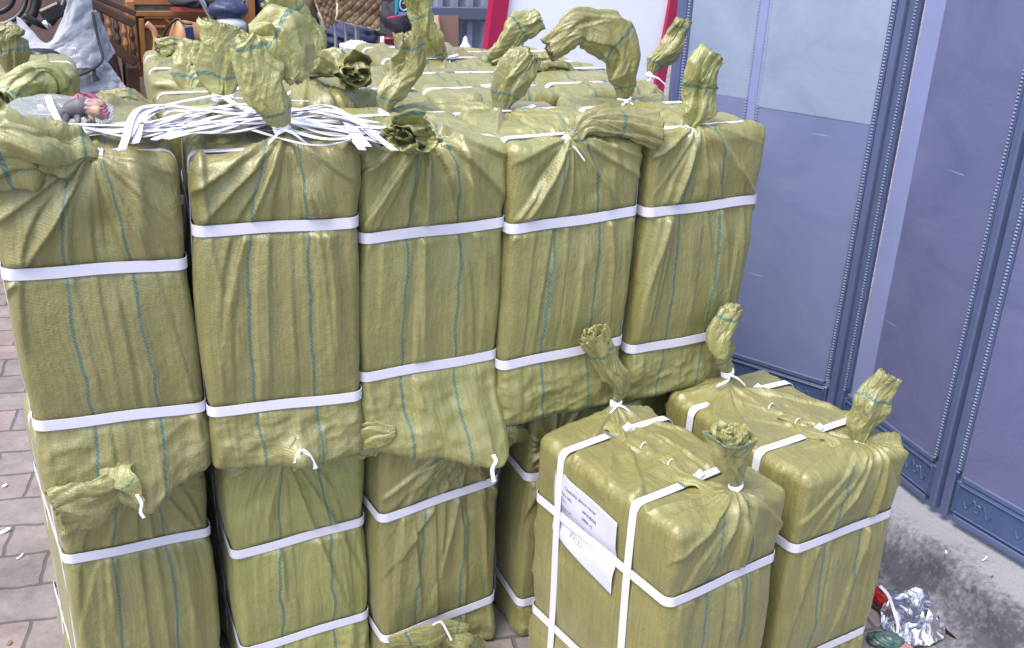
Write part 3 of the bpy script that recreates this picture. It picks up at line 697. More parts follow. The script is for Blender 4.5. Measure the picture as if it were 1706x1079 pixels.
B2 = full_bundle('upper front bale second from left, with a tall upright neck folded over on top', .929, 0, -.05, .62,
    [dict(pts=pth(.03, (470, 214), (455, 175), (432, 128), (418, 70)), rad=[.012, .030, .040, .042, .030], seed=12, flat=.7, twist=.5, end='shut', crump=.8),
     dict(free=1, tie=False, pts=pth(.03, (418, 62, .05), (448, 66, .05), (474, 88, .04), (486, 124, .03)), rad=[.022, .044, .052, .046, .022], seed=112, flat=.7, end='shut'),
     dict(pts=pth(.36, (372, 162), (368, 122), (376, 80), (384, 46)), rad=[.020, .036, .040, .042], seed=13, flat=.6, end='open')],
    w=.297, seed=2, straps=((.493, 0, 0), (.133, 0, 0)), group=GT,
    pulls=[((.165, 0, .02), (.17, -.035, .03), .035), ((.20, 0, 0), (.19, -.02, -.012), .05)])
B3 = full_bundle('upper front bale with a dark open neck facing forward and its bottom corner hanging loose', 1.231, 0, .07, .62,
    [dict(pts=pth(.05, (697, 252), (694, 240, .01), (688, 229, -.04), (676, 222, -.085)), rad=[.016, .030, .042, .048], seed=14, ref=(.1, 0, 1), flat=.55, end='rolled', pleat=1.5, bow=False, ragged=.03),
     dict(pts=pth(.33, (641, 190), (652, 150), (678, 105), (676, 58)), rad=[.012, .028, .036, .028], seed=15, flat=.7, twist=.5, end='open')],
    w=.303, seed=3, straps=((.455, 0.005, 0), (.165, 0.005, 0)), group=GT,
    pulls=[((.27, -.0, .03), (.282, -.055, -.035), .06), ((.2, 0, .03), (.2, -.03, -.01), .08), ((.1, 0, 0), (.1, -.03, -.02), .07)])
B4 = full_bundle('upper front bale whose front neck lies folded to the right like a flat roll', 1.532, 0, .10, .62,
    [dict(pts=pth(.03, (944, 238), (975, 214), (1025, 206), (1096, 214)), rad=[.012, .024, .030, .034], seed=16, flat=.7, end='open', pleat=1.0, crump=.7),
     dict(pts=pth(.33, (834, 188), (842, 150), (862, 116), (886, 88)), rad=[.014, .030, .034, .036, .018], seed=17, flat=.6, end='open')],
    w=.309, seed=4, straps=((.450, .01, 0), (.150, .01, 0)), group=GT)
B5 = full_bundle('upper front bale nearest the gate, its neck standing straight up with a torn end', 1.845, .02, .10, .62,
    [dict(pts=pth(.06, (1147, 216), (1158, 178), (1166, 134), (1192, 92)), rad=[.014, .030, .040, .040, .024], seed=18, flat=.65, end='open', crump=1.1, stripe=.10),
     dict(pts=pth(.33, (1040, 168), (1038, 120), (1018, 72), (968, 44), (915, 84)), rad=[.014, .040, .046, .046, .036, .018], seed=19, flat=.6, end='open', nt_=110)],
    w=.308, seed=5, straps=((.455, 0.005, 0), (.135, 0, 0)), group=GT, taper=-.03, lean=(.015, 0))
# ---- lower row
L1 = full_bundle('lower front bale farthest left, standing on the brick paving beside the open ground', .640, .07, .15, 0,
    [dict(pts=pth(.02, (250, 775, .04), (195, 812, -.005), (140, 838, -.02), (96, 858, -.03)), rad=[.030, .040, .046, .040], seed=21, flat=.5, tie=False, end='open', pleat=1.0, crump=.6, ragged=.006, stripe=.9)],
    w=.290, seed=6, straps=((.432, -.018, .0), (.10, -.018, 0)), group=GL, pleat=.7)
L2 = full_bundle('lower front bale second from left, its upper strap sloping up to the right', .962, .06, .045, 0, [], fans=[(-.03, .0, 14)], w=.292, seed=7, straps=((.378, .022, .0), (.122, .022, 0)), tops=(.20, .36), group=GL)
L3 = full_bundle('lower front bale third from left, gathered folds fanning out below the hanging corner above', 1.274, .02, .125, 0,
    [], fans=[(.02, -.02, 22), (.05, -.09, 9)], pulls=[((.15, 0, .60), (.15, -.02, .59), .07)],
    w=.292, seed=8, straps=((.430, .03, .0), (.103, .025, 0)), tops=(.20, .36), group=GL)
F4 = full_bundle('narrow strip of a bale standing in the shaded gap between two front bales', 1.62, .04, .02, 0,
    [dict(pts=pth(.06, (900, 722, .10), (875, 718, .06), (850, 716, .03), (828, 722, .02)), rad=[.010, .022, .028, .024], seed=23, flat=.7, bow=False)], w=.29, d=.42, seed=9, straps=((.458, 0, .0), (.107, 0, 0)), tops=(.16, .34), group=GL)
L5 = full_bundle('lower bale under the one nearest the gate, almost hidden', 1.93, .11, .08, 0, [], w=.30, seed=10, step=.009, group=GL)
# ---- two bales in front
GF = 'bales standing apart in front of the stack'
gw = lambda y, u, v: None
def gpath(pl, *pp): return np.array([aty(*q) for q in pp])
G = full_bundle('foreground bale with a white paper sheet strapped to its side and a rolled open neck', 1.699, -.472, .228, 0,
    [dict(pts=gpath(0, (1226, 810, -.395), (1220, 782, -.395), (1216, 752, -.395), (1222, 722, -.395)), rad=[.011, .021, .034, .043], seed=31, flat=.85, end='rolled', twist=1.2, nt_=60, ragged=.008, pleat=.9, crump=.6, stripe=.12, bow=False),
     dict(pts=gpath(0, (1026, 672, -.02), (1030, 640, -.02), (1010, 600, -.02), (985, 556, -.02)), rad=[.010, .020, .026, .030, .026], seed=32, flat=.75, end='rolled', ragged=.008)],
    w=.305, d=.43, seed=13, straps=((.462, 0, .012), (.165, 0, .008)), tops=(.118, .346), seam=True, group=GF, smooth_side=[(.15, .36, .38, .58)], step=.0035, pleat=1.05, creases=10)
H = full_bundle('foreground bale beside the concrete step, its leaning neck tied with a white bow', 2.045, -.395, .17, 0,
    [dict(pts=gpath(0, (1432, 738, -.29), (1440, 700, -.29), (1452, 662, -.29), (1478, 622, -.29)), rad=[.013, .028, .037, .038, .024], seed=33, flat=.7, end='open', stripe=.12),
     dict(pts=gpath(0, (1212, 622, .0), (1208, 588, .0), (1200, 560, .0), (1216, 515, .0)), rad=[.012, .026, .034, .034, .018], seed=34, flat=.7, end='rolled', nt_=60)],
    w=.318, d=.45, seed=14, straps=((.455, 0, .012), (.13, 0, .0)), tops=(.14, .355), seam=True, group=GF, step=.0036, lean=(.0, 0), taper=-.04)
# ---- rear rows (upper level) and the few lower bales that carry them
def rear(label, X, Y, yaw, ztop, nks=(), w=.30, d=.42, seed=50, step=.0065, tops=(.10, .32), h=.63, **kw):
    return full_bundle(label, X, Y, yaw, ztop-h, list(nks), w=w, d=d, h=h, seed=seed, step=step, straps=((.46, 0, 0), (.15, 0, 0)), tops=tops, group=GR, bulge=.012, **kw)
R2c = rear('second row bale whose pinched neck with a dark folded mouth points forward', 1.20, .455, -.01, 1.252,
    [dict(pts=pth(.5, (512, 122, .56), (548, 110, .52), (578, 112, .46), (594, 124, .40)), rad=[.016, .030, .040, .042], seed=41, ref=(.2, .3, 1), flat=.8, end='rolled', pleat=1.4, bow=False, ragged=.02),
     dict(pts=pth(.82, (505, 112), (512, 78), (492, 38), (458, -8)), rad=[.018, .038, .036, .034], seed=42, flat=.6, end='open')], w=.315, seed=51)
R2d = rear('second row bale in the middle with a dark crimped neck lying across it', 1.525, .455, .0, 1.250,
    [dict(pts=pth(.72, (962, 132), (925, 110), (893, 112), (862, 132, .68)), rad=[.016, .028, .034, .024], seed=43, flat=.8, end='rolled', pleat=1.5, bow=False)], w=.31, seed=52)
R2e = rear('second row bale nearest the gate with a slim neck leaning on the post', 1.845, .46, .02, 1.255,
    [dict(pts=pth(.76, (1082, 126), (1098, 98), (1122, 66), (1136, 32)), rad=[.008, .024, .030, .028, .018], seed=44, flat=.7, twist=.8)], w=.29, seed=53)
R2b = rear('second row bale half buried under loose white straps', .925, .455, -.02, 1.215, [], w=.27, seed=54, d=.38)
R2a = rear('second row bale at the left carrying the toy in its plastic bag', .645, .46, -.02, 1.222,
    [dict(pts=pth(.60, (104, 178, .50), (88, 140, .48), (48, 128, .46), (22, 172, .44)), rad=[.026, .036, .040, .042, .036], seed=45, flat=.7, tie=False, end='open'),
     dict(pts=pth(.62, (250, 178), (222, 172), (196, 170), (172, 172)), rad=[.014, .022, .026, .024], seed=46, flat=.6, tie=False, end='shut')], w=.26, seed=55, d=.26, tops=(.16,))
R3a = rear('third row bale standing alone at the left in front of the wooden cabinet', .935, .90, -.02, 1.238,
    [dict(pts=pth(.80, (322, 162, .80), (322, 132, .82), (330, 106, .84), (338, 84, .86)), rad=[.012, .044, .046, .040], seed=47, flat=.6),
     dict(pts=pth(1.2, (312, 96), (294, 80), (282, 78), (262, 84)), rad=[.012, .026, .024, .020], seed=48, flat=.7, bow=False)], w=.265, seed=56)
R3b = rear('third row bale in the middle whose neck rises to the top of the photo', 1.555, .92, .0, 1.252,
    [dict(pts=pth(1.02, (744, 110), (722, 70), (700, 30), (692, -12)), rad=[.012, .030, .034, .040], seed=49, flat=.7)], w=.295, seed=57)
R3c = rear('third row bale on the right with its neck bent over before the white board', 1.865, .93, .02, 1.235,
    [dict(pts=pth(.98, (800, 116), (832, 88), (866, 52), (900, 30)), rad=[.010, .032, .042, .044, .022], seed=50, flat=.7, end='open')], w=.30, seed=58)
RL = rear('bale at the far left edge of the photo with a small upright neck', .54, 1.08, .0, 1.225,
    [dict(pts=pth(.95, (22, 120), (18, 88), (10, 60), (14, 40)), rad=[.020, .036, .034, .026], seed=60, flat=.6, tie=False)], w=.21, d=.26, tops=(.13,), seed=59)
for X_, Y_, lab in ((.72, .56, 'lower rear bale behind the far left front bale'), (1.86, .50, 'lower rear bale close to the gate'), (.95, .52, 'lower rear bale of the second column'), (1.27, .52, 'lower rear bale of the third column'), (1.55, .52, 'lower rear bale of the fourth column'),
                    (.885, .97, 'lower rear bale under the lone third row bale'), (1.46, .97, 'lower rear bale under the middle third row bale'), (1.80, .97, 'lower rear bale under the right third row bale')):
    full_bundle(lab, X_, Y_, 0, 0, [], w=.27, d=.40, seed=int(X_*100+Y_*7), step=.014, straps=((.46, 0, 0), (.15, 0, 0)), group='wrapped bales under the rear rows')

# ---- loose cloth at the foot of the upper bales (parts of those bales)
def string_tail(B, pts, wd=.006):
    P = spline(pts, 14); ribbon('string_end', P, np.tile([.9, -.2, .3], (14, 1)), wd, STRING, B.root, True, .0016)
neck(B1.root, pth(-.02, (215, 720, .035), (196, 770, -.005), (208, 805, -.03), (232, 830, -.04)), [.042, .036, .022, .009], 61, flat=.16, end='shut', name='loose_cloth', crump=.6, ragged=.004, pleat=.9, stripe=.10)
string_tail(B1, pth(-.06, (228, 824), (236, 838), (234, 852), (240, 862)))
neck(B2.root, pth(-.02, (525, 700, .03), (512, 735, -.012), (498, 758, -.035), (492, 776, -.035)), [.030, .030, .020, .008], 62, flat=.4, end='shut', name='loose_cloth', crump=.6, ragged=.004, pleat=1.3)
string_tail(B2, pth(-.05, (492, 770), (500, 750), (514, 758), (526, 780)), .009)
neck(B2.root, pth(.0, (560, 745, .05), (596, 732, .012), (622, 722, -.01), (650, 720, -.02)), [.050, .044, .036, .018], 63, flat=.35, end='shut', name='loose_cloth', crump=.6, ragged=.004, pleat=1.2)
neck(B3.root, pth(-.02, (725, 675, .05), (778, 712, -.008), (806, 744, -.04), (824, 768, -.05)), [.060, .046, .026, .008], 64, flat=.25, end='shut', name='loose_cloth', crump=.6, ragged=.004, pleat=.9)
string_tail(B3, pth(-.065, (822, 758), (826, 768), (820, 782), (823, 802)), .009)
neck(L3.root, pth(.0, (650, 1072, .0), (690, 1058, -.012), (735, 1052, -.015), (772, 1046, -.01)), [.02, .028, .03, .012], 65, flat=.3, end='shut', name='loose_cloth', crump=.6, ragged=.004, pleat=1.2)
string_tail(L3, pth(-.03, (722, 1040), (735, 1036), (745, 1052), (752, 1066)), .005)
neck(L3.root, pth(.0, (800, 1085, .0), (770, 1070, -.015), (752, 1062, -.02)), [.03, .03, .012], 66, flat=.5, end='shut', name='loose_cloth', crump=.6, ragged=.004)
#neck(B4.root, pth(.0, (1062, 650, .01), (1010, 676, -.02), (960, 690, -.03), (905, 700, -.03)), [.02, .034, .034, .02], 67, flat=.4, end='shut', name='loose_cloth', crump=.6, ragged=.004)

# ---- sheet of paper on the foreground bale's side
ga = .228; GD = np.array([-math.sin(ga), math.cos(ga), 0]); GN = np.array([-math.cos(ga), -math.sin(ga), 0]); G0 = np.array([1.701, -.47, 0])
def gs(y, z, o): return G0+GD*y+GN*o+np.array([0, 0, z])
PAPER = mk('paper', (.52, .53, .66), .55, .3, noise=.05, nscale=20)
lr = empty('paper_label', tuple(gs(.26, .38, .012)), 0, 'white printed packing sheet held by straps to the side of the foreground bale', 'label')
ny, nz = 40, 40; V = []
TLp, TRp, BRp, BLp = (.359, .580), (.150, .560), (.152, .386), (.359, .424)
for i in range(ny):
    for j in range(nz):
        a, b = i/(ny-1), j/(nz-1); yy = (TLp[0]*(1-a)+TRp[0]*a)*(1-b)+(BLp[0]*(1-a)+BRp[0]*a)*b; zz = (TLp[1]*(1-a)+TRp[1]*a)*(1-b)+(BLp[1]*(1-a)+BRp[1]*a)*b
        o = .0115+.0010*math.sin(a*7+b*4)+.0008*math.sin(b*9-a*5)
        sz = .466; o -= .0095*math.exp(-((zz-sz)/.022)**2)+.0075*math.exp(-((yy-.346)/.022)**2)
        if zz > .575: o -= (zz-.575)*.3
        V.append(gs(yy, zz, max(o, .0022)))
sh = mesh('sheet', V, grid_faces(ny, nz), PAPER, lr, True)
so_ = sh.modifiers.new('thick', 'SOLIDIFY'); so_.thickness = .0006
INK = mk('printer_ink', (.16, .16, .20), .6)
def words(txt, y, z, size, name='printed_text'):
    cu = bpy.data.curves.new('t', 'FONT'); cu.body = txt; cu.size = size; cu.offset = .00018
    ob = bpy.data.objects.new('t', cu); COL.objects.link(ob); dg = bpy.context.evaluated_depsgraph_get(); me = bpy.data.meshes.new_from_object(ob.evaluated_get(dg))
    co = np.array([v.co[:] for v in me.vertices]); F = [list(p.vertices) for p in me.polygons]; bpy.data.objects.remove(ob); bpy.data.meshes.remove(me); bpy.data.curves.remove(cu)
    if not len(co): return
    W_ = []
    for x_, y_, _ in co:
        yy, zz = y-x_, z+y_-x_*.10; o = .0125+.0012
        a = (TLp[0]-yy)/(TLp[0]-TRp[0]); b = (TLp[1]-zz)/(TLp[1]-BLp[1])*.95
        # ride the sheet
        a = min(max(a, 0), 1); b = min(max(b, 0), 1); q = .0115+.0010*math.sin(a*7+b*4)+.0008*math.sin(b*9-a*5)-(.0095*math.exp(-((zz-.466)/.022)**2)+.0075*math.exp(-((yy-.346)/.022)**2))
        W_.append(gs(yy, zz, max(q, .0022)+.0011))
    mesh(name, W_, F, INK, sh, True, False)
words('Quantity about cover', .318, .549, .0115); words('Item NO.', .330, .532, .0100); words('QTY :', .331, .517, .0095); words('COLOUR', .331, .499, .0090); words('G.W. :', .331, .487, .0090)
words('MODENA', .258, .524, .0105); words('(MBK 1)', .258, .508, .0100); words('BLACK', .262, .478, .0110); words('8 3 | 5 |', .296, .444, .0130)

# ------------------------------------------------------------------ small things on the stack
PB = mk('clear_plastic_bag', (.80, .84, .90), .18, .5, Transmission_Weight=.55, Alpha=.38)
WPB = mk('white_plastic_bag', (.72, .70, .74), .4, .5, Alpha=.93)
def blob(name, mat, c, sz, seed=0, amp=.25, parent=None, rough=1.3, n=48, rz=0, yfl=1, pinch=0, flatbottom=True):
    th = np.linspace(0, math.pi, n//2); ph = np.arange(n)/n*2*math.pi; TH, PHI = np.meshgrid(th, ph, indexing='ij')
    x, y, z = np.sin(TH)*np.cos(PHI), np.sin(TH)*np.sin(PHI), np.cos(TH)
    r = 1+amp*ridge(x*rough+z*2+seed, y*rough-z*1.3+x, seed)+amp*.5*ridge(x*3+z*4, y*3-z*5, seed+4)
    if pinch: r = r*np.where(z > 0, 1-pinch*z**.6, 1)
    if pinch: zz = np.where(z > .8, z*1.25, z)
    else: zz = z
    P = np.stack([x*r*sz[0], y*r*sz[1], zz*(r if not pinch else 1)*sz[2]], -1)
    if flatbottom: P[..., 2] = np.maximum(P[..., 2], -sz[2]*.75)
    cr, sr = math.cos(rz), math.sin(rz); P = np.stack([P[..., 0]*cr-P[..., 1]*sr, P[..., 0]*sr+P[..., 1]*cr, P[..., 2]], -1)+np.asarray(c)
    V = P.reshape(-1, 3); m_ = len(th); i, j = np.meshgrid(np.arange(m_-1), np.arange(n), indexing='ij'); j2 = (j+1) % n
    F = np.stack([i*n+j, (i+1)*n+j, (i+1)*n+j2, i*n+j2], -1).reshape(-1, 4)
    return mesh(name, V, F, mat, parent, parent is not None)
# loose white straps fanned out over the second column
rs = random.Random(4); LS = mk('loose_white_strap', (.70, .69, .76), .36, .5)
def cloth_top(x, y): return 0
for i in range(25):
    a0 = (rs.uniform(80, 150), rs.uniform(206, 226)); k = rs.random()
    if i < 13:
        q = [a0, (rs.uniform(200, 290), rs.uniform(206, 226)), (rs.uniform(360, 440), rs.uniform(178, 224)), (rs.uniform(500, 560), rs.uniform(178, 238)), (rs.uniform(600, 655), rs.uniform(196, 250))]
    elif i < 20:
        q = [(rs.uniform(250, 300), rs.uniform(215, 240)), (rs.uniform(340, 380), rs.uniform(190, 220)), (rs.uniform(430, 480), rs.uniform(172, 205)), (rs.uniform(530, 570), rs.uniform(172, 215)), (rs.uniform(610, 660), rs.uniform(205, 245))]
    else:
        q = [(rs.uniform(180, 240), rs.uniform(180, 250)), (rs.uniform(230, 300), rs.uniform(165, 215)), (rs.uniform(300, 400), rs.uniform(160, 190)), (rs.uniform(390, 430), rs.uniform(158, 180)), (rs.uniform(460, 520), rs.uniform(165, 185))]
    zb = 1.258+i*.0011; P = np.array([atz(u, v, zb+rs.uniform(-.002, .010)) for u, v in q]); P = spline(P, 60); P[:, 1] += rs.uniform(.0, .035)*np.sin(np.linspace(0, rs.uniform(3, 6), 60)+rs.uniform(0, 6))
    tw = .25+.35*np.sin(np.linspace(0, rs.uniform(2, 5), 60)+rs.uniform(0, 6)); T = np.gradient(P, axis=0); T /= np.linalg.norm(T, axis=1)[:, None]
    s_ = np.cross(T, [0, 0, 1]); W_ = s_*np.cos(tw)[:, None]*1+np.array([0, 0, 1])*np.sin(tw*.7)[:, None]*.35
    o = ribbon('loose_strap', P, W_, .0135, LS, None, False, .0006)
    tag(o, 'loose white packing strap in the tangle on top of the stack', 'strap', 'loose white straps tangled on the stack')
# toy dragon in a clear bag
TOYG = mk('toy_grey_plastic', (.13, .12, .13), .5, noise=.4, nscale=40); TOYH = mk('toy_head_plastic', (.45, .34, .20), .45, noise=.4, nscale=50, col2=(.26, .12, .16)); TOYP = mk('toy_purple_plastic', (.22, .06, .12), .5)
tc_ = atz(130, 195, 1.262); toy = empty('toy_dinosaur', tuple(tc_), 0, 'grey toy dinosaur with a yellowish spiny head lying on the bales', 'toy')
S_ = lambda u, v, z: atz(u, v, z)
m = MB(); m.tube([S_(66, 203, 1.262), S_(84, 201, 1.266), S_(100, 192, 1.275), S_(116, 184, 1.285), S_(134, 178, 1.292), S_(148, 178, 1.292)], [.003, .005, .010, .016, .019, .013], 14)
bd = m.build('body', TOYG, toy, True, True)
for a, b, c in (((112, 190), (108, 202), (98, 208)), ((128, 190), (130, 202), (122, 210)), ((140, 186), (150, 198), (146, 208)), ((118, 182), (106, 186), (96, 196))):
    MB().tube([S_(*a, 1.278), S_(*b, 1.272), S_(*c, 1.262)], [.008, .005, .004], 10).build('leg', TOYG, toy, True, True)
hd = blob('head', TOYH, S_(154, 178, 1.292), (.024, .016, .015), 5, .10, toy, flatbottom=False)
MB().tube([S_(150, 180, 1.29), S_(162, 186, 1.285), S_(172, 196, 1.272)], [.014, .012, .006], 12).build('snout', TOYH, hd, True, True)
MB().tube([S_(150, 190, 1.28), S_(154, 200, 1.27), S_(158, 206, 1.262)], [.006, .005, .003], 10).build('jaw', TOYH, hd, True, True)
m = MB()
for k in range(14):
    u = k/13; p = S_(140+36*u, 160+30*u*u+4*u, 1.298-.01*u); e = S_(143+40*u, 152+30*u*u+4*u, 1.304-.01*u); m.tube([p, (p+e)/2, e], [.006, .004, .0008], 6)
m.build('spines', TOYP, hd, True)
m = MB(); m.tube([S_(139, 168, 1.30), S_(132, 164, 1.303), S_(128, 172, 1.296)], [.006, .010, .006], 8); m.build('crest', mk('toy_pink', (.40, .09, .17), .45), hd, True, True)
bg_ = blob('plastic_bag', PB, atz(100, 188, 1.272), (.085, .055, .030), 9, .22, None, rz=-.3); tag(bg_, 'crumpled clear plastic bag around the toy dinosaur', 'bag')
P = spline([atz(72+8, 160, 1.31), atz(85, 176, 1.305), atz(96, 198, 1.285), atz(104, 208, 1.272)], 14)
tag(ribbon('strap_piece', P, np.tile([1, .3, .1], (14, 1)), .012, LS, None), 'short white strap lying across the bagged toy', 'strap')

# ------------------------------------------------------------------ rubbish by the step
FOIL = mk('aluminium_foil', (.86, .87, .90), .16, .5, 1)
def foil():
    c = atz(1527, 1008, .035); n1, n2 = 90, 80; V = []
    A, Bv = atz(1482, 972, .03), atz(1576, 1000, .03); Cc, Dd = atz(1508, 1046, .02), atz(1572, 1052, .02)
    U, W_ = np.meshgrid(np.linspace(-1, 1, n1), np.linspace(-1, 1, n2), indexing='ij'); rr = np.sqrt(U**2+W_**2); sq = np.maximum(abs(U), abs(W_))/np.maximum(rr, 1e-6); U, W_ = U*sq, W_*sq; rad = np.sqrt(U**2+W_**2)
    ex = (atz(1584, 1026, .03)-atz(1472, 985, .03))/2; ey = (atz(1545, 960, .03)-atz(1516, 1056, .03))/2
    k = 1+.10*fbm(U*2+3, W_*2, 5)
    X_ = c[0]+(ex[0]*U+ey[0]*W_)*k; Y_ = c[1]+(ex[1]*U+ey[1]*W_)*k
    Z_ = .034-.026*rad**3+.014*ridge(U*1.5, W_*1.5, 3, 2)*(1-.5*rad)+.006*ridge(U*3.5+W_, W_*3.5, 8, 1)+.0016*ridge(U*8, W_*8, 12, 1)
    return np.stack([X_, Y_, np.maximum(Z_, .004)], -1).reshape(-1, 3), grid_faces(n1, n2)
Vf, Ff = foil(); fo = mesh('foil_sheet', Vf, Ff, FOIL, None, False, False); tag(fo, 'crumpled silver foil lying at the foot of the concrete step', 'foil')
sm_ = fo.modifiers.new('t', 'SOLIDIFY'); sm_.thickness = .001
REDP = mk('red_wrapper', (.42, .015, .02), .3, .5, noise=.5, nscale=30); DRED = mk('dark_red_card', (.028, .006, .006), .95, .1, noise=.4, nscale=15)
GRNW = mk('green_wrapper', (.02, .085, .07), .3, noise=.6, nscale=40, col2=(.10, .14, .13)); PINKW = mk('pink_wrapper', (.45, .2, .22), .5, noise=.4, nscale=40)
tag(blob('red_wrapper', REDP, atz(1466, 993, .02), (.018, .028, .02), 3, .3), 'shiny red wrapper wedged between the foreground bale and the foil', 'wrapper')
m = MB(); a, b, c, d = atz(1562, 1050, .008), atz(1612, 1079, .004), atz(1580, 1012, .03), atz(1480, 1036, .006)
z = np.array([0, 0, .006]); m.add([a, b, c, d, a+z, b+z, c+z, d+z], [(3, 2, 1, 0), (4, 5, 6, 7), (0, 1, 5, 4), (1, 2, 6, 5), (2, 3, 7, 6), (3, 0, 4, 7)])
tag(m.build('card_box', DRED), 'flattened dark red carton under the silver foil', 'carton')
tag(blob('green_wrapper', GRNW, atz(1474, 1066, .016), (.036, .022, .014), 6, .35, rz=-.5), 'crushed dark green wrapper on the ground by the foreground bale', 'wrapper')
tag(blob('pink_wrapper', PINKW, atz(1504, 1078, .008), (.022, .018, .008), 7, .35), 'small faded pink scrap beside the green wrapper', 'wrapper')
P = spline([atz(1466, 976, .05), atz(1480, 992, .06), atz(1490, 1020, .065), atz(1496, 1045, .03), atz(1488, 1076, .008), atz(1480, 1092, .006)], 30)
tag(ribbon('strap_piece', P, np.tile([1, .25, .1], (30, 1)), .011, LS, None), 'white strap offcut curling over the silver foil', 'strap')
DK = mk('dark_scrap', (.02, .02, .025), .6)
LIT = 'bits of litter on the paving and step'
def scrap(px, py, z, L, wd, ang, mat, lab, bend=.3):
    c = atz(px, py, z); t = np.linspace(-.5, .5, 9); P = np.stack([c[0]+L*t*math.cos(ang)-bend*L*t*t*math.sin(ang), c[1]+L*t*math.sin(ang)+bend*L*t*t*math.cos(ang), c[2]+.001+.004*(t+.5)], -1)
    o = ribbon('scrap', P, np.tile([-math.sin(ang), math.cos(ang), .1], (9, 1)), wd, mat, None, False, .0005); tag(o, lab, 'litter', LIT)
scrap(1641, 932, .137, .022, .003, .3, LS, 'short white string end lying on the concrete step'); scrap(1576, 921, .137, .007, .005, 1, LS, 'tiny white chip at the broken edge of the step'); scrap(1652, 962, .137, .008, .003, .0, DK, 'tiny black chip on top of the concrete step')
scrap(8, 886, .002, .03, .012, .5, LS, 'white paper scrap on the brick paving by the left edge'); scrap(34, 928, .002, .022, .004, .8, LS, 'thin white sliver on the brick paving left of the lower bale')
scrap(8, 810, .002, .012, .01, .3, LS, 'small white fleck on the bricks above the paper scrap'); scrap(16, 1072, .002, .014, .008, 1.2, mk('dead_leaf', (.2, .11, .06), .8), 'brown leaf bit on the bricks in the bottom left corner')
scrap(1455, 1008, .006, .06, .022, 1.9, DK, 'torn black film strip beside the foreground bale near the foil')
scrap(1548, 1072, .006, .09, .014, .0, DK, 'thin black film strip below the silver foil')

# ================================================================== BACKGROUND
QG = mk('grey_quilted_cloth', (.36, .37, .43), .7, .3, noise=.12, nscale=14, bump=.4, bscale=38)
BLK = mk('black_plastic', (.014, .014, .018), .38); BLKC = mk('black_cloth', (.02, .02, .03), .8); CHR = mk('chrome_tube', (.75, .76, .8), .22, .5, 1); NAVY = mk('navy_vinyl', (.022, .03, .085), .4, bump=.3, bscale=60)
WOOD = mk('orange_wood', (.33, .145, .05), .42, .5, noise=.35, nscale=12); WOODD = mk('dark_wood', (.075, .038, .024), .5, noise=.5, nscale=14); WOODP = mk('pale_wood', (.50, .25, .13), .4, noise=.2, nscale=10)
YS = 2.0
def sheet(name, mat, corners, parent, n=(40, 40), amp=.012, seed=0, fx=3, fy=2, world=True, thick=.003, edge=None):
    a, b, c, d = [np.asarray(q, float) for q in corners]; U, W_ = np.meshgrid(np.linspace(0, 1, n[0]), np.linspace(0, 1, n[1]), indexing='ij')
    P = (a*(1-U[..., None])+b*U[..., None])*(1-W_[..., None])+(d*(1-U[..., None])+c*U[..., None])*W_[..., None]
    N = np.cross(b-a, d-a); N /= np.linalg.norm(N)
    P = P+N*(amp*ridge(U*fx+W_, W_*fy, seed)+amp*.5*fbm(U*fx*3, W_*fy*3, seed+3))[..., None]
    if edge: P = P+edge(U, W_)[..., None, :] if False else P+edge(U, W_)
    o = mesh(name, P.reshape(-1, 3), grid_faces(*n), mat, parent, world); s = o.modifiers.new('t', 'SOLIDIFY'); s.thickness = thick; return o
# parked scooter under a quilted wind cover
sc = empty('scooter', tuple(aty(110, 60, 2.15)*[1, 1, 0]), 0, 'parked scooter at the left behind the stack, mostly hidden by its grey cover', 'scooter')
hb = aty(60, 30, 2.12)
m = MB(); m.tube([aty(40, 25, 2.1), aty(62, 38, 2.1), aty(80, 42, 2.12), aty(100, 18, 2.12), aty(112, -10, 2.15)], .012, 10); m.build('handlebar', BLK, sc, True, True)
m = MB(); a, b = aty(70, 28, 2.05), aty(104, 12, 2.05); m.bar(a, b, .045, .05); m.build('brake_box', BLK, sc)
m = MB(); m.tube([aty(72, 35, 2.0), aty(84, 46, 2.0)], .009, 8); m.build('lever', CHR, sc, True, True)
m = MB(); c_ = aty(110, 100, 2.2); m.tube([c_*[1, 1, 0]+[0, 0, .25], c_*[1, 1, 0]+[0, 0, 1.0]], [.10, .07], 14); m.build('body', BLK, sc, True, True)
for dx in (-.15, .5):
    m = MB(); cc = c_*[1, 1, 0]+[dx*.3, dx, .24]; m.tube([cc+[0, .2*math.cos(t), .2*math.sin(t)] for t in np.linspace(0, 2*math.pi, 17)], .045, 10); m.build('wheel', BLK, sc, True, True)
def ed(U, W_):
    e = np.zeros(U.shape+(3,)); e[..., 2] = -.11*np.exp(-((U-.36)/.24)**2)*(1-W_)**2+.07*(U > .0)*np.clip((U-.62)/.2, 0, 1)*(1-W_)**3; e[..., 1] = -.05*np.sin(U*3.1)*(1); return e
cv = empty('wind_cover', tuple(aty(120, 80, YS)), 0, 'pale grey quilted windshield blanket hanging over the parked scooter', 'cover')
ap = sheet('apron', QG, (aty(28, 22, YS), aty(150, 0, YS), aty(172, 112, YS-.06), aty(30, 112, YS-.06)), cv, (70, 60), .008, 3, 3, 3, edge=ed)
sheet('collar', QG, (aty(104, -16, YS), aty(148, -16, YS), aty(150, 20, YS), aty(116, 18, YS)), cv, (30, 30), .008, 5)
sheet('side_flap', QG, (aty(153, 22, YS+.03), aty(160, 16, YS+.03), aty(192, 88, YS+.03), aty(172, 112, YS)), cv, (30, 40), .006, 6)
sheet('skirt', QG, (aty(112, 112, YS-.02), aty(176, 98, YS-.02), aty(214, 150, YS-.05), aty(118, 156, YS-.05)), cv, (40, 40), .012, 7)
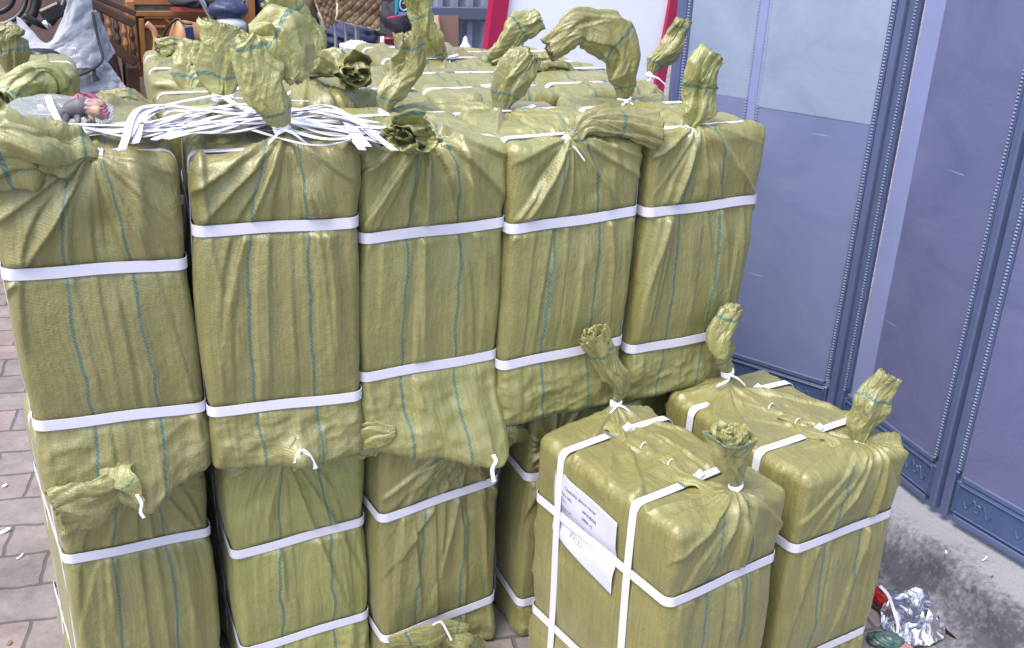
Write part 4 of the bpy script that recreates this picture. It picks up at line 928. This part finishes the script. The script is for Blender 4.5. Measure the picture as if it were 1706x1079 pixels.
m = MB(); m.tube([aty(112, 131, YS-.12), aty(140, 122, YS-.13), aty(164, 108, YS-.11), aty(171, 94, YS-.09), aty(164, 68, YS-.06), aty(154, 20, YS-.03)], .0045, 8); m.tube([aty(158, 113, YS-.12), aty(157, 124, YS-.12), aty(161, 134, YS-.12)], [.004, .006, .012], 8)
m.build('cord', BLKC, cv, True, True)
WPR = mk('white_print', (.8, .82, .9), .5)
m = MB()
for k, (u, v) in enumerate(((112, 98), (116, 96), (120, 95), (124, 93), (128, 92), (132, 91))): 
    p = aty(u, v, YS-.095); m.box(p, (.005, .002, .009 if k % 2 else .006), ((1, 0, .25), (0, 1, 0), (-.25, 0, 1)))
p = aty(123, 80, YS-.09); m.box(p, (.014, .002, .006)); m.build('printed_mark', WPR, cv)
bgk = blob('black_bag', BLK, aty(66, 96, 1.55), (.060, .05, .026), 2, .12, rz=.1); tag(bgk, 'small shiny black helmet bag in front of the grey cover', 'bag')
m = MB(); m.tube([aty(34, 108, 1.55), aty(38, 88, 1.55), aty(44, 96, 1.55)], .009, 8); m.build('strap_loop', BLKC, None)
o = [q for q in COL.objects if q.name.startswith('strap_loop')][-1]; tag(o, 'thin black loop standing left of the black bag', 'cord')
ob = empty('orange_box', tuple(aty(8, 110, 1.3)), 0, 'orange carton corner with a round white logo at the far left edge', 'carton')
MB().box(aty(2, 110, 1.32), (.07, .05, .028), None, .003).build('carton', mk('orange_card', (.65, .16, .02), .5), ob)
m = MB(); p = aty(4, 109, 1.29); m.tube([p, p+[0, .004, 0]], .009, 20); m.build('logo_disc', WPR, ob); m = MB(); m.tube([p-[0, .001, 0], p+[0, .003, 0]], .0045, 16); m.build('logo_centre', BLK, ob)
# wheel at the top left
wh = empty('bicycle_wheel', tuple(aty(0, 5, 2.6)*[1, 1, 0]), 0, 'dark tyre leaning on the brown wall in the top left corner', 'wheel')
c_ = aty(-14, -14, 2.7)
for k, (r, q) in enumerate(((.155, .020), (.118, .010), (.075, .012))):
    m = MB(); m.tube([c_+[r*math.cos(t), 0, r*math.sin(t)] for t in np.linspace(0, 2*math.pi, 33)], q, 10, False); m.build('tyre' if k == 0 else 'rim', BLK if k != 1 else mk('grey_rim', (.12, .12, .14), .4, .5, 1), wh, True, True)
# dark carved wooden bench
be = empty('wooden_bench', tuple(aty(180, 60, 2.5)*[1, 1, 0]), 0, 'dark wooden bench back with turned balusters beside the cabinet', 'bench')
yb2 = 2.45
def barpx(mb, a, b, w_, t_, y=yb2): mb.bar(aty(*a, y), aty(*b, y), w_, t_, (0, 1, 0))
m = MB(); barpx(m, (146, 2), (224, 40), .03, .03); m.build('top_rail', WOODD, be); m = MB(); barpx(m, (160, 58), (228, 104), .04, .03); m.build('bottom_rail', WOODD, be)
m = MB(); barpx(m, (158, -6), (226, 22), .02, .03, yb2+.01); m.build('head_rail', WOODD, be)
for k in range(5):
    m = MB(); a, b = aty(166+k*13, 18+k*7, yb2-.005), aty(172+k*13, 60+k*8, yb2-.005); m.tube([a, a*.7+b*.3, a*.5+b*.5, a*.25+b*.75, b], [.006, .013, .008, .014, .007], 10); m.build('baluster', WOOD if k % 2 else WOODD, be, True, True)
m = MB(); barpx(m, (176, 62), (196, 150), .05, .3, yb2+.2); barpx(m, (216, 100), (222, 170), .05, .3, yb2+.2); m.build('side_panel', WOODD, be)
# orange wooden cabinet
cb = empty('wooden_cabinet', tuple(aty(290, 60, 2.75)*[1, 1, 0]), 0, 'orange brown wooden cabinet with framed panels and a glass strip', 'cabinet')
yc = 2.75; A = lambda u, v, o=0: aty(u, v, yc-o)
MB().hexa([A(210, 130), A(428, 110), A(428, 110, -.35), A(210, 130, -.35), A(204, -12), A(424, -12), A(424, -12, -.35), A(204, -12, -.35)]).build('carcass', WOOD, cb)
for (a, b, w_, t_) in (((216, 0), (226, 118), .035, .03), ((222, 22), (400, 22), .022, .026), ((222, 2), (400, 2), .028, .026), ((235, 30), (240, 104), .022, .024), ((392, 24), (398, 100), .03, .028), ((240, 28), (400, 28), .012, .02), ((275, 30), (290, 44), .012, .018), ((240, 44), (276, 44), .010, .018), ((290, 44), (395, 42), .010, .018)):
    m = MB(); m.bar(A(*a, .016), A(*b, .016), w_, t_, (0, 1, 0)); m.build('door_frame', WOOD, cb)
MB().hexa([A(224, 20, .006), A(286, 19, .006), A(286, 19, .0), A(224, 20, 0), A(223, 6, .006), A(286, 5, .006), A(286, 5, 0), A(223, 6, 0)]).build('glass_strip', mk('dim_glass', (.10, .14, .12), .15, noise=.6, nscale=25, col2=(.25, .28, .27)), cb)
# things lying on the cabinet ledge
tag(MB().hexa([A(284, 20, .14), A(352, 18, .14), A(352, 18, .04), A(284, 20, .04), A(284, 11, .14), A(350, 11, .14), A(350, 11, .04), A(284, 11, .04)]).build('red_case', mk('red_case', (.42, .08, .07), .45, noise=.3, nscale=20)), 'red and white flat case on the cabinet ledge', 'case')
tag(blob('dark_bag', BLKC, A(318, 2, .1), (.075, .05, .030), 8, .3), 'black bag heaped on top of the red case', 'bag')
# small curved wooden chair
chh = empty('curved_chair', tuple(aty(320, 80, 2.35)*[1, 1, 0]), 0, 'small orange curved-back wooden seat in front of the cabinet', 'chair')
yq = 2.35
def curve_panel(name, mat, px, hpx, th=.02, y=yq, dy=.10):
    n = len(px); V = []
    Pt = spline([aty(u, v, y-dy*math.sin(math.pi*k/(n-1))) for k, (u, v) in enumerate(px)], 24); Pb = spline([aty(u2, v2, y-dy*math.sin(math.pi*k/(n-1))) for k, (u2, v2) in enumerate(hpx)], 24)
    for a, b in zip(Pt, Pb): V += [a, b]
    o = mesh(name, V, [(2*i, 2*i+1, 2*i+3, 2*i+2) for i in range(23)], mat, chh, True); s = o.modifiers.new('t', 'SOLIDIFY'); s.thickness = th; return o
curve_panel('backrest', WOODP, [(278, 72), (288, 40), (305, 34), (340, 40), (365, 44)], [(280, 88), (290, 92), (310, 96), (345, 96), (368, 92)])
m = MB(); m.tube([aty(274, 80, yq-.03), aty(274, 58, yq-.05), aty(284, 40, yq-.08), aty(296, 31, yq-.09), aty(306, 38, yq-.11), aty(320, 40, yq-.12)], .0045, 8); m.build('trim', BLK, chh, True, True)
m = MB(); m.bar(aty(314, 44, yq-.13), aty(322, 92, yq-.13), .030, .014, (0, 1, 0)); m.build('strap_pad', NAVY, chh)
m = MB(); m.tube([aty(244, 38, yq-.02), aty(256, 50, yq-.02), aty(260, 68, yq-.02), aty(258, 92, yq-.02)], .011, 10); m.build('armrest', WOODP, chh, True, True)
m = MB(); m.bar(aty(262, 62, yq), aty(286, 76, yq), .03, .02); m.build('seat', mk('grey_pad', (.09, .09, .11), .7), chh)
for u in (262, 300, 350): m = MB(); q = aty(u, 92, yq); m.tube([q*[1, 1, 0], q], .013, 8); m.build('leg', WOODP, chh, True, True)
# second scooter
s2 = empty('electric_bike', tuple(aty(370, 40, 1.95)*[1, 1, 0]), 0, 'electric bike with silver handlebar stems and a navy pad at the top edge', 'bike')
y2 = 1.95
m = MB(); m.tube([aty(326, -20, y2), aty(340, 8, y2), aty(352, 30, y2)], .008, 10); m.build('handlebar', CHR, s2, True, True)
m = MB(); m.tube([aty(352, 28, y2), aty(362, 34, y2)], .010, 10); m.tube([aty(344, 36, y2), aty(368, 38, y2)], .006, 8); m.build('grip', BLK, s2, True, True)
m = MB(); m.tube([aty(405, 12, y2), aty(412, -20, y2)], .008, 10); m.build('handlebar', CHR, s2, True, True)
blob('pad', NAVY, aty(380, 16, y2-.02), (.066, .05, .034), 4, .06, s2, flatbottom=False)
blob('front_fairing', mk('silver_fairing', (.42, .45, .47), .3), aty(384, 42, y2-.03), (.055, .05, .03), 3, .04, s2, flatbottom=False)
m = MB(); q = aty(384, 40, y2); m.tube([q*[1, 1, 0]+[0, 0, .2], q], [.05, .03], 12); m.build('stem', BLK, s2, True, True)
m = MB(); q = q*[1, 1, 0]+[0, 0, .22]; m.tube([q+[.0, .2*math.cos(t), .2*math.sin(t)] for t in np.linspace(0, 2*math.pi, 17)], .035, 10); m.build('wheel', BLK, s2, True, True)
# brown quilted blanket over a silver rack
rk = empty('metal_rack', tuple(aty(565, 60, 2.5)*[1, 1, 0]), 0, 'silver tubular rack standing under the brown quilted blanket', 'rack'); yr = 2.5
SIL = mk('silver_tube', (.42, .44, .52), .35, .5, .6)
for (a, b, w_) in (((533, 20), (540, 92), .011), ((553, 20), (560, 92), .0075), ((571, 20), (577, 92), .0075), ((590, 20), (595, 92), .011)):
    m = MB(); m.tube([aty(*a, yr), aty(*b, yr), aty(*b, yr)*[1, 1, 0]], w_, 10); m.build('upright', SIL, rk, True, True)
m = MB(); m.tube([aty(530, 12, yr), aty(594, 12, yr)], .010, 10); m.build('top_bar', SIL, rk, True, True)
QB = mk('brown_quilt', (.185, .125, .075), .7, .3, noise=.2, nscale=16); QT = mk('quilt_trim', (.45, .37, .28), .6)
qb = empty('quilted_blanket', tuple(aty(575, 20, yr-.05)), 0, 'brown diamond-quilted blanket with a pale edge hanging over the silver rack', 'blanket')
def quilt(corn, seed):
    a, b, c, d = [np.asarray(q, float) for q in corn]; n = 90; U, W_ = np.meshgrid(np.linspace(0, 1, n), np.linspace(0, 1, n), indexing='ij')
    P = (a*(1-U[..., None])+b*U[..., None])*(1-W_[..., None])+(d*(1-U[..., None])+c*U[..., None])*W_[..., None]
    du = np.linalg.norm(b-a)/.034; dv = np.linalg.norm(d-a)/.034
    q = np.minimum(np.abs(np.sin(math.pi*(U*du+W_*dv)/1.)), np.abs(np.sin(math.pi*(U*du-W_*dv)))); P[..., 1] -= .011*q**.5+.02*fbm(U*2, W_*2, seed)
    o = mesh('quilting', P.reshape(-1, 3), grid_faces(n, n), QB, qb, True); s = o.modifiers.new('t', 'SOLIDIFY'); s.thickness = .006
    E = np.concatenate([P[0, :, :], P[:, -1, :], P[::-1, :, :][:, 0, :][:0]]); 
    mm = MB(); mm.tube(list(P[0, ::9])+[P[0, -1]], .005, 6); mm.tube(list(P[::9, -1])+[P[-1, -1]], .005, 6); mm.tube(list(P[-1, ::9])+[P[-1, -1]], .005, 6); mm.build('edging', QT, o, True, True)
quilt((aty(515, -25, yr-.04), aty(575, -25, yr-.04), aty(572, 24, yr-.05), aty(541, 48, yr-.05)), 2)
quilt((aty(566, -25, yr-.07), aty(638, -25, yr-.07), aty(629, 49, yr-.08), aty(560, 33, yr-.08)), 5)
tag(blob('brown_coat', mk('brown_coat', (.10, .065, .035), .8, noise=.4, nscale=20), aty(512, 40, yr+.05), (.05, .05, .12), 3, .25), 'dark brown coat hanging left of the silver rack', 'coat')
tag(blob('plastic_bag', WPB, aty(592, 82, yr-.1), (.06, .05, .03), 4, .3), 'crumpled pale plastic bag at the foot of the silver rack', 'bag')
tag(blob('plastic_bag', WPB, aty(556, 92, yr-.1), (.03, .04, .02), 14, .3), 'smaller pale bag scrap left of the rack foot', 'bag')
tag(blob('black_sack', BLKC, aty(650, 55, 2.9), (.10, .1, .12), 5, .25), 'black sack heaped beneath the blue crate', 'sack')
tag(blob('navy_cloth', mk('navy_cloth', (.03, .04, .11), .8), aty(590, 62, 2.9), (.12, .06, .06), 6, .25), 'navy cloth bundle behind the silver rack', 'cloth')
tag(blob('navy_cloth', mk('navy_cloth', (.03, .04, .11), .8), aty(460, 10, 2.9), (.10, .06, .10), 16, .25), 'navy cloth hanging right of the cabinet', 'cloth')
m = MB(); q = aty(650, 78, 2.3); m.tube([q-[0, 0, .05], q+[0, 0, .0], q+[0, 0, .04]], [.035, .045, .05], 20); tag(m.build('red_tub', mk('red_plastic', (.13, .012, .02), .35), smooth=True), 'dark red tub half hidden behind the bales', 'tub')
tag(MB().box(aty(637, 68, 2.25), (.014, .014, .035), None, .003).build('white_bottle', WPR), 'small white bottle in front of the dark red tub', 'bottle')
# blue crate with numbers
yk = 2.4
cr_ = empty('blue_crate', tuple(aty(700, 8, yk)*[1, 1, 1]), 0, 'turquoise edged crate with large digits above the cardboard boxes', 'crate')
CY = mk('turquoise_plastic', (.02, .27, .42), .4); CBR = mk('crate_brown', (.13, .06, .06), .6)
K = lambda u, v, o=0: aty(u, v, yk-o)
MB().hexa([K(662, 22), K(742, 24), K(742, 24, -.2), K(662, 22, -.2), K(662, -25), K(744, -25), K(744, -25, -.2), K(662, -25, -.2)]).build('body', CBR, cr_)
m = MB()
for a, b in (((659, 22), (742, 24)), ((661, 24), (662, -25)), ((741, 26), (743, -25)), ((706, 22), (706, -25))): m.bar(K(*a, .008), K(*b, .008), .012, .014, (0, 1, 0))
m.build('rim', CY, cr_)
m = MB(); DG = mk('crate_digit', (.35, .62, .75), .4)
m.tube([K(673, -6, .012), K(667, 2, .012), K(667, 13, .012), K(673, 17, .012), K(679, 13, .012), K(678, 7, .012), K(671, 5, .012)], .0032, 6); m.tube([K(684, -6, .012), K(696, -6, .012), K(689, 17, .012)], .0032, 6); m.build('digits', DG, cr_, True, True)
# cardboard boxes
CD = mk('cardboard', (.27, .155, .115), .8, noise=.15, nscale=8)
def carton(u0, v0, u1, v1, y, lab, flap=True):
    r = empty('cardboard_box', tuple(aty((u0+u1)/2, v1, y)), 0, lab, 'box'); K = lambda u, v, o=0: aty(u, v, y-o)
    MB().hexa([K(u0, v1), K(u1, v1), K(u1, v1, -.2), K(u0, v1, -.2), K(u0, v0), K(u1, v0), K(u1, v0, -.2), K(u0, v0, -.2)]).build('carton', CD, r)
    if flap: sheet('flap', mk('cardboard_flap', (.36, .22, .17), .8), (K(u0+2, v0+1, .006), K(u0+(u1-u0)*.45, v0+1, .006), K(u0+(u1-u0)*.5, v0+(v1-v0)*.42, .05), K(u0+3, v0+(v1-v0)*.38, .05)), r, (8, 8), .002)
carton(704, 25, 764, 84, 2.25, 'brown cardboard box with an open flap before the metal partition')
carton(690, 84, 740, 110, 2.3, 'low cardboard box beneath the one with the open flap', False)
b_ = blob('plastic_bag', WPB, aty(775, 88, 1.9), (.042, .04, .050), 11, .22, pinch=.75); tag(b_, 'white plastic bag with a knotted top before the metal partition', 'bag')
tag(blob('plastic_bag', mk('blue_plastic_bag', (.2, .25, .38), .4), aty(742, 96, 1.95), (.03, .04, .022), 12, .3), 'small bluish plastic bag left of the knotted white bag', 'bag')
# magenta bits
tag(MB().bar(aty(645, 30, 2.3), aty(676, 24, 2.3), .008, .006).build('pink_stick', mk('pink_plastic', (.5, .03, .15), .4)), 'thin pink stick sticking out under the blue crate', 'stick')
